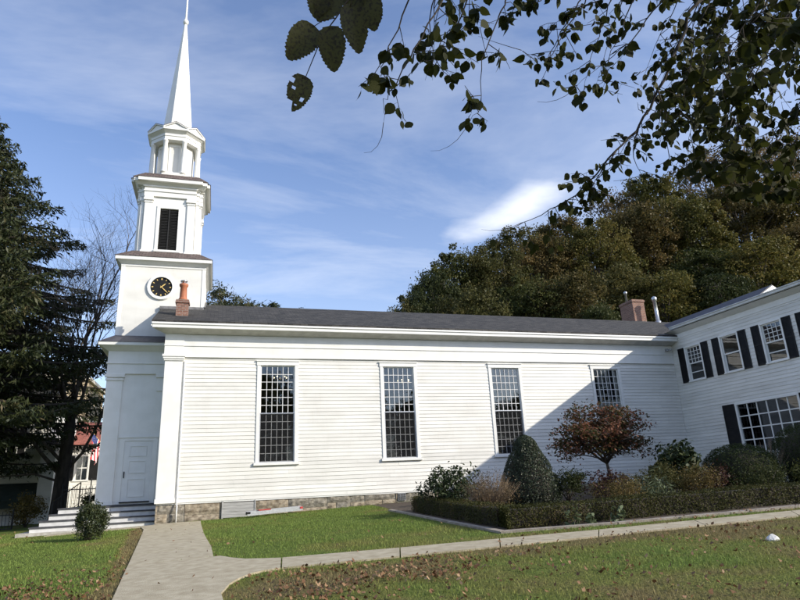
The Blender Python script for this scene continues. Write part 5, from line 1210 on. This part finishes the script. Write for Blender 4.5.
shrub('dark_bush', (-3.1, 6.4), .65, .5, 1.35, 1800, 'dark leafy bush behind the stair landing', LM['dark'], .08, .05, nclump=24, csize=.36, seed=33)
# clipped hedge in two arms
hd = thing('clipped_hedge', (8.2, -11.5, G(8.2, -11.5)), 'low clipped box hedge running in an L round the planting bed', 'hedge'); ORG[hd.name] = Vector((0, 0, 0)); HO = np.array([8.2, -11.5, G(8.2, -11.5)])
def hedge_arm(P, Q, wdt, hgt, name, seed):
    rg = np.random.default_rng(seed); P, Q = np.array(P, float), np.array(Q, float); L = np.linalg.norm(Q-P); u = (Q-P)/L; s_ = np.array([-u[1], u[0]])
    n = int(L*2600); t_ = rg.uniform(0, L, n); face = rg.choice(4, n, p=[.36, .30, .27, .07])
    a = rg.uniform(-.5, .5, n); hz = rg.uniform(.02, 1, n); wob = .02*np.sin(t_*3.1+seed)+.015*np.sin(t_*7.7)
    so = np.where(face == 0, -wdt/2, np.where(face == 2, wdt/2, a*wdt))+wob; zz = np.where(face == 1, hgt, hz*hgt)
    t_ = np.where(face == 3, rg.choice([0, L], n), t_); so = np.where(face == 3, a*wdt, so)
    zz = zz+.018*np.sin(t_*2.3+1)+.012*np.sin(t_*9+so*6)*(face == 1); nn = np.where((face == 0)[:, None], np.array([*(-s_), .2]), np.where((face == 1)[:, None], np.array([0, 0, 1.]), np.array([*s_, .2])))
    xy = P+u[None]*t_[:, None]+s_[None]*so[:, None]; jit = rg.normal(size=(n, 3))*.018
    gz = Gv(xy[:, 0], xy[:, 1]); C = np.stack([xy[:, 0], xy[:, 1], gz+zz], 1)+jit-HO
    mb = MB(); k = max(2, int(L))
    for i in range(k):
        a0, a1 = P+u*(L*i/k+(.04 if i == 0 else 0)), P+u*(L*(i+1)/k-(.04 if i == k-1 else 0)); w2 = wdt/2-.05
        q = [(*(a0-s_*w2), G(*a0)), (*(a0+s_*w2), G(*a0)), (*(a0+s_*w2), G(*a0)+hgt-.05), (*(a0-s_*w2), G(*a0)+hgt-.05)]; q2 = [(*(a1-s_*w2), G(*a1)), (*(a1+s_*w2), G(*a1)), (*(a1+s_*w2), G(*a1)+hgt-.05), (*(a1-s_*w2), G(*a1)+hgt-.05)]
        mb.loft([Vector(v)-Vector(HO) for v in q], [Vector(v)-Vector(HO) for v in q2])
    b2 = mb.build('hedge_arm', bark_d, hd); 
    quads_obj('foliage', leaf_quads(C, rg.uniform(.025, .05, n), rg.uniform(.018, .032, n), rg, nrm=nn, spread=.8), boxl, b2)
hedge_arm((8.28, -4.9), (8.28, -11.15), .52, .43, 'a', 1); hedge_arm((8.06, -11.48), (19.6, -13.38), .58, .43, 'b', 2)
for i, (x, y) in enumerate(((9.3, -12.22), (9.7, -12.28), (10.35, -12.38))):
    shrub('leafy_plant', (x, y), .17, .12, .17, 46, 'small pale broad-leaved plant at the hedge foot, %s from its corner' % ORDN[i], pale, .14, .06, cat='plant', group='pale plants at the foot of the hedge', nclump=6, csize=.5, stems=3, hexa=True, seed=50+i, ) if True else None

# ---------------------------------------------------------------- tree whose branches hang into the top of the picture
lt = thing('linden_tree', (7.4, -27.2, G(7.4, -27)), 'tree whose dark leafy branches hang into the top right of the picture', 'tree'); ORG[lt.name] = Vector((7.4, -27.2, G(7.4, -27)))
TW = {
'main': [(5.77, -21.63, 4.14), (5.37, -21.6, 3.74), (5.06, -21.51, 3.43), (4.92, -21.48, 3.11), (4.73, -21.42, 2.77), (4.62, -21.31, 2.55), (4.41, -21.29, 2.34), (4.26, -21.18, 2.16), (4.02, -21.16, 1.96), (3.73, -21.13, 1.83)],
'E': [(4.73, -21.42, 2.77), (4.8, -21.38, 2.57), (4.82, -21.28, 2.26)], 'D2': [(4.41, -21.29, 2.34), (4.26, -21.29, 2.16), (4.1, -21.29, 1.95)], 'D3': [(4.62, -21.31, 2.55), (4.64, -21.18, 2.44), (4.71, -21.13, 2.24)],
'C': [(3.56, -21.79, 3.36), (3.45, -21.73, 2.95), (3.41, -21.69, 2.84), (3.29, -21.67, 2.56), (3.3, -21.59, 2.31), (3.22, -21.53, 2.19)],
'B': [(3.13, -21.99, 3.03), (2.99, -21.85, 2.74), (2.84, -21.81, 2.42), (2.75, -21.73, 2.25), (2.7, -21.69, 2.18), (2.7, -21.66, 2.07)],
'B2': [(3.26, -21.83, 3.1), (3.18, -21.71, 2.8), (3.03, -21.71, 2.6), (2.96, -21.62, 2.4)], 'B3': [(2.89, -22.23, 2.65), (2.72, -22.11, 2.44), (2.62, -21.99, 2.18), (2.61, -21.96, 2.06)], 'B4': [(3.11, -21.62, 3.27), (3.07, -21.5, 2.93), (3.06, -21.48, 2.52)],
'G': [(4.14, -21.8, 3.51), (4.06, -21.67, 3.19), (3.92, -21.56, 2.98), (3.79, -21.55, 2.74), (3.64, -21.53, 2.8)], 'G2': [(4.51, -21.54, 3.71), (4.39, -21.42, 3.45), (4.13, -21.41, 3.33), (3.98, -21.32, 3.2)],
'H': [(4.6, -22.08, 3.26), (4.38, -21.92, 2.98), (4.15, -21.87, 2.69), (4.03, -21.8, 2.59), (3.8, -21.77, 2.38)], 'H2': [(4.71, -21.6, 3.7), (4.58, -21.45, 3.38), (4.48, -21.34, 3.11), (4.35, -21.3, 2.76)],
'I': [(5.11, -22.05, 3.35), (4.89, -21.85, 2.94), (4.7, -21.79, 2.58), (4.66, -21.7, 2.35), (4.64, -21.62, 2.11)], 'I2': [(5.48, -21.5, 4.0), (5.28, -21.3, 3.58), (5.11, -21.16, 3.29), (4.92, -21.07, 2.88)],
'J': [(5.1, -22.38, 3.01), (4.85, -22.16, 2.59), (4.7, -22.03, 2.33), (4.6, -21.92, 2.06), (4.69, -21.89, 1.9)], 'J2': [(5.93, -21.83, 3.25), (5.67, -21.67, 2.99), (5.4, -21.58, 2.61), (5.32, -21.47, 2.36), (5.36, -21.41, 2.13)],
'K': [(5.48, -22.14, 2.59), (5.21, -21.99, 2.37), (5.07, -21.89, 2.21), (4.91, -21.87, 1.97)], 'K2': [(6.42, -21.65, 2.89), (5.99, -21.53, 2.57), (5.79, -21.4, 2.37), (5.68, -21.4, 2.13)],
'L': [(4.58, -22.58, 2.79), (4.45, -22.45, 2.51), (4.34, -22.36, 2.33), (4.25, -22.29, 2.19)], 'L2': [(4.52, -22.86, 2.36), (4.33, -22.74, 2.16), (4.17, -22.63, 1.97)],
'M': [(6.8, -21.46, 3.96), (6.46, -21.26, 3.66), (6.07, -21.06, 3.44), (5.69, -20.94, 3.08), (5.62, -20.86, 2.89)], 'N': [(6.1, -21.24, 4.65), (5.92, -21.03, 4.16), (5.74, -20.95, 3.77), (5.52, -20.85, 3.31), (5.46, -20.78, 3.15)],
'O': [(5.33, -20.98, 2.52), (5.55, -21.05, 2.54), (5.93, -21.05, 2.52), (6.39, -21.12, 2.61)], 'P': [(4.21, -21.31, 3.97), (4.08, -21.16, 3.62), (3.88, -21.07, 3.53), (3.56, -21.03, 3.36)]}
NL = dict(main=105, E=26, D2=40, D3=24, C=34, B=22, B2=34, B3=26, B4=30, G=26, G2=30, H=30, H2=40, I=80, I2=60, J=90, J2=110, K=70, K2=80, L=44, L2=30, M=110, N=80, O=90, P=40)
HUBS = [Vector((6.0, -22.3, 5.0)), Vector((4.3, -22.3, 4.6)), Vector((3.2, -22.6, 4.0)), Vector((5.6, -23.2, 4.2)), Vector((7.0, -21.9, 4.8))]
mb = MB(); mb.tube([(7.4, -27.2, G(7.4, -27)-.2), (7.38, -27.15, 0), (7.3, -27.0, 2.2), (7.2, -26.8, 4.2), (7.3, -26.9, 6.5), (7.5, -27.2, 9)], [.42, .30, .25, .22, .16, .08], n=12)
mb.build('trunk', bark, lt)
mb = MB()
def sm(pts, r): mb.tube(pts, r, n=8)
sm([(7.2, -26.8, 4.1), (6.9, -25.6, 4.9), (6.5, -24.0, 5.3), HUBS[0], (5.2, -22.2, 4.9), HUBS[1], (3.7, -22.4, 4.35), HUBS[2]], [.13, .11, .09, .07, .055, .045, .03, .02])
sm([(6.7, -24.6, 5.2), (6.1, -23.8, 4.8), HUBS[3]], [.06, .04, .025]); sm([HUBS[0], (6.5, -22.1, 5.0), HUBS[4]], [.05, .035, .02])
sm([(7.3, -26.9, 6.3), (6.2, -26.6, 7.6), (5.0, -26.8, 8.3)], [.1, .06, .02]); sm([(7.3, -26.9, 6.8), (8.6, -26.2, 8.0), (9.8, -26.4, 8.6)], [.09, .06, .02]); sm([(7.2, -26.8, 5.2), (8.2, -28, 6.0), (9.0, -29.3, 6.6)], [.09, .06, .02])
for k_, num in dict(J=1, J2=2, K=1, K2=1, M=3, N=3, I2=2, L2=1, L=1, I=1, G2=2, H2=2, B4=2, G=1, P=1).items():
    for q_ in range(num):
        o_ = Vector(((random.random()-.5)*.5, (random.random()-.5)*.5, (random.random()-.05)*.42)); TW[k_+'abc'[q_]] = [tuple(Vector(p_)+o_*(1-.3*i/len(TW[k_]))) for i, p_ in enumerate(TW[k_])]; NL[k_+'abc'[q_]] = int(NL[k_]*.9)
CAMP = np.array([1.94, -24.24, .29]); rgl = np.random.default_rng(77); LC, LD, LS = [], [], []
for k, pts in TW.items():
    P_ = [Vector(p_) for p_ in pts]
    if k not in ('E', 'D2', 'D3', 'O'):
        h_ = min(HUBS, key=lambda h2: (h2-P_[0]).length); mb.tube([h_, h_.lerp(P_[0], .5)+Vector((0, 0, .06)), P_[0]], [.016, .012, .009], n=5)
    n_ = len(P_); r0 = .016 if k == 'main' else .006
    dense = []
    for i in range(n_-1):   # wiggle the twig a little
        for q in range(4): dense.append(P_[i].lerp(P_[i+1], q/4)+Vector(rgl.normal(size=3)*.006))
    dense.append(P_[-1]); mb.tube(dense, [r0*(1-.88*i/(len(dense)-1)) for i in range(len(dense))], n=5)
    tipd = (P_[-1]-P_[-2]).normalized()
    if k in ('main', 'B', 'C', 'G', 'H'): mb.tube([P_[-1], P_[-1]+tipd*.07+Vector((-.006, .004, -.004)), P_[-1]+tipd*.12+Vector((-.025, .01, .0)), P_[-1]+tipd*.16+Vector((-.055, .02, .012)), P_[-1]+tipd*.18+Vector((-.09, .03, .03))], [.0022, .0019, .0015, .0011, .0007], n=4)
    cnt = NL[k]*1.35; nside = max(3, int(cnt//5))
    for s_ in range(nside):
        t_ = rgl.uniform(.05 if k != 'main' else .28, 1)*(len(dense)-1); a = dense[int(t_)].lerp(dense[min(len(dense)-1, int(t_)+1)], t_-int(t_))
        d_ = Vector(rgl.normal(size=3)); d_.z = d_.z*.5-.35; d_.normalize(); L = rgl.uniform(.07, .26); e_ = a+d_*L+Vector((0, 0, -.03*L)); mdl = a.lerp(e_, .5)+Vector(rgl.normal(size=3)*.01)
        mb.tube([a, mdl, e_], [.0026, .002, .001], n=4)
        for q in range(5 if rgl.random() < .85 else 2):
            f_ = rgl.uniform(.25, 1.02); c_ = (a.lerp(mdl, f_*2) if f_ < .5 else mdl.lerp(e_, f_*2-1)); side = Vector(rgl.normal(size=3)); side.z = -abs(side.z)*.8-.25; side.normalize()
            pe = c_+side*.022; mb.tube([c_, pe], [.0009, .0007], n=3)
            LC.append(tuple(pe)); LD.append(tuple((side+Vector((0, 0, -.7))).normalized())); LS.append(rgl.uniform(.038, .078)*(.82 if k in ('main', 'D2', 'D3', 'E') else 1))
LC, LD, LS = np.array(LC), np.array(LD), np.array(LS)
OUT = np.array([(0, 0), (.10, .22), (.30, .37), (.55, .39), (.78, .26), (.92, .10), (1.06, 0), (.92, -.10), (.78, -.26), (.55, -.39), (.30, -.37), (.10, -.22)])
def ovate(C, D, S, rg, wide=1.0):
    n = len(C); d = unit(D); rn = unit(rg.normal(size=(n, 3))+np.array([0, 0, .2])); nn = unit(rn-d*np.sum(rn*d, 1, keepdims=True)); s_ = np.cross(nn, d); V = np.zeros((n, 12, 3)); wv = rg.uniform(.95, 1.25, n)*wide
    cu = rg.normal(size=n)*.30
    for i, (l_, w_) in enumerate(OUT): V[:, i] = C+d*(l_*S)[:, None]+s_*(w_*S*wv)[:, None]+nn*((cu*l_*l_-.22*w_*w_*2)*S)[:, None]
    return V
lindm = leafmat('linden_leaf', [(0, (.020, .025, .006)), (.5, (.036, .041, .009)), (.85, (.062, .062, .014)), (1, (.13, .11, .025))], trans=.36, nscale=2.5, rough=.6, gloss=.12)
quads_obj('leaves', ovate(LC, LD, LS, rgl), lindm, lt, nv=12)
# crown of the same tree above and behind the viewer
cc = []
while len(cc) < 46:
    c_ = np.array([rgl.uniform(4.2, 11.0), rgl.uniform(-31, -25.6), rgl.uniform(5.2, 10.2)])
    if abs((c_[0]-7.5)/3.6)**2+abs((c_[1]+28)/3.2)**2+((c_[2]-7.4)/3.0)**2 < 1: cc.append(c_)
cc = np.array(cc); n = 5200; ci = rgl.integers(0, 46, n); Pp = cc[ci]+rgl.normal(size=(n, 3))*.38
quads_obj('crown', ovate(Pp, rgl.normal(size=(n, 3))+np.array([0, 0, -.8]), rgl.uniform(.05, .09, n), rgl), lindm, lt, nv=12)
# the near hanging spray of large leaves
near_pts = [Vector(v) for v in [(2.222, -23.255, 1.371), (2.18, -23.238, 1.291), (2.144, -23.228, 1.225), (2.118, -23.218, 1.185), (2.088, -23.183, 1.105), (2.074, -23.176, 1.098)]]
mb.tube([HUBS[2], (3.0, -22.9, 3.3), (2.7, -23.1, 2.4), (2.4, -23.25, 1.75), near_pts[0]], [.012, .009, .006, .004, .0026], n=6)
mb.tube(near_pts[:4], [.0026, .002, .0015, .0011], n=5)
def big_leaf(c, ang, L, wd_, seed, petiole_from, holes=False, tilt=0.0):
    """serrated heart-shaped leaf hanging from its petiole; c = base, ang = lean of the midrib in degrees from straight down"""
    rr = random.Random(seed); v = Vector(c); tv = (Vector(CAMP)-v); tv.z = 0; tv.normalize(); side = Vector((-tv.y, tv.x, 0))   # faces roughly north-south like its neighbours
    fn = (tv+side*tilt+Vector((0, 0, -.35))).normalized(); dn = Vector((0, 0, -1))-fn*Vector((0, 0, -1)).dot(fn); dn.normalize(); sd_ = fn.cross(dn)
    a = math.radians(ang); D = dn*math.cos(a)+sd_*math.sin(a); S = fn.cross(D); nseg = 26; rows_ = []
    for i in range(nseg+1):
        t_ = i/nseg; wv = wd_*.5*(math.sin(math.pi*min(1, t_**.72*1.0))**.62)*(1-.12*t_)
        if i in (0, nseg): wv = 0
        tooth = (.075 if i % 2 else -.0)*wd_*.5*(1 if 0 < i < nseg else 0)
        row = []
        for j, fj in enumerate((-1, -.66, -.33, 0, .33, .66, 1)):
            w2 = (wv+tooth*(1 if abs(fj) == 1 else 0)+(rr.uniform(-.02, .02)*wd_ if abs(fj) == 1 and 0 < i < nseg else 0))*fj
            back = -.05*L*abs(fj)*(1-t_)+.03*L*abs(fj)**2*0; bend = -.12*L*(t_-.4)**2+.10*L*abs(fj)**1.5*wv/(wd_*.5+1e-6)*.5+.006*L*math.sin(i*1.1+j*2)
            row.append(v+D*(t_*L+(-.07*L*abs(fj) if i < 6 else 0))+S*w2+fn*bend)
        rows_.append(row)
    m_ = MB(); m_.v = [tuple(p_) for r_ in rows_ for p_ in r_]
    for i in range(nseg):
        for j in range(6):
            if holes and ((i in (9, 10) and j == 1) or (i in (14, 15, 16) and j == 4) or (i > 18 and j in (0, 1)) or (i in (5, 6) and j == 0) or (i == 20 and j == 3)): continue
            m_.f.append((i*7+j, i*7+j+1, (i+1)*7+j+1, (i+1)*7+j)); m_.m.append(0); m_.sm.append(True)
    o = m_.build('large_leaf', bigm, lt)
    mb.tube([petiole_from, Vector(petiole_from).lerp(v, .5)+Vector((0, 0, .008)), v], [.0011, .0009, .0008], n=5)
    return o
bigm, t, out = newmat('large_linden_leaf'); co = t.nodes.new('ShaderNodeTexCoord'); nz = t.nodes.new('ShaderNodeTexNoise'); nz.inputs['Scale'].default_value = 170; nz.inputs['Detail'].default_value = 4; lk(t, co.outputs['Object'], nz.inputs[0])
rp = t.nodes.new('ShaderNodeValToRGB'); rp.color_ramp.elements[0].position = .36; rp.color_ramp.elements[0].color = (.022, .018, .009, 1); rp.color_ramp.elements[1].position = .52; rp.color_ramp.elements[1].color = (.062, .062, .016, 1); lk(t, nz.outputs[0], rp.inputs[0])
p = t.nodes.new('ShaderNodeBsdfPrincipled'); p.inputs['Roughness'].default_value = .55; tr = t.nodes.new('ShaderNodeBsdfTranslucent'); mx = t.nodes.new('ShaderNodeMixShader'); mx.inputs[0].default_value = .4
lk(t, rp.outputs[0], p.inputs['Base Color']); lk(t, rp.outputs[0], tr.inputs[0]); lk(t, p.outputs[0], mx.inputs[1]); lk(t, tr.outputs[0], mx.inputs[2]); lk(t, mx.outputs[0], out.inputs[0])
BL = [((2.0973, -23.2167, 1.2019), -34, .086, .064, 1, near_pts[2], False, .1), ((2.131, -23.2389, 1.1872), 2, .088, .058, 2, near_pts[3], False, -.1), ((2.1748, -23.236, 1.2552), 12, .098, .058, 3, near_pts[1], False, .15),
      ((2.1465, -23.2198, 1.3006), -28, .076, .060, 4, near_pts[1], False, .2), ((2.2124, -23.2296, 1.3014), 8, .080, .058, 5, near_pts[0], False, -.1), ((2.0838, -23.181, 1.1034), -14, .076, .052, 6, near_pts[5], True, .25),
      ((2.182, -23.2312, 1.3357), -4, .085, .060, 7, near_pts[0], False, -.15), ((2.1178, -23.2236, 1.3062), -12, .07, .055, 8, near_pts[1], False, .1)]
for b_ in BL: big_leaf(b_[0], b_[1], b_[2], b_[3], b_[4], b_[5], b_[6], b_[7])
mb.tube(near_pts[2:], [.0014, .0012, .001, .0009][:len(near_pts[2:])], n=5)
mb.build('branches', bark_d, lt)
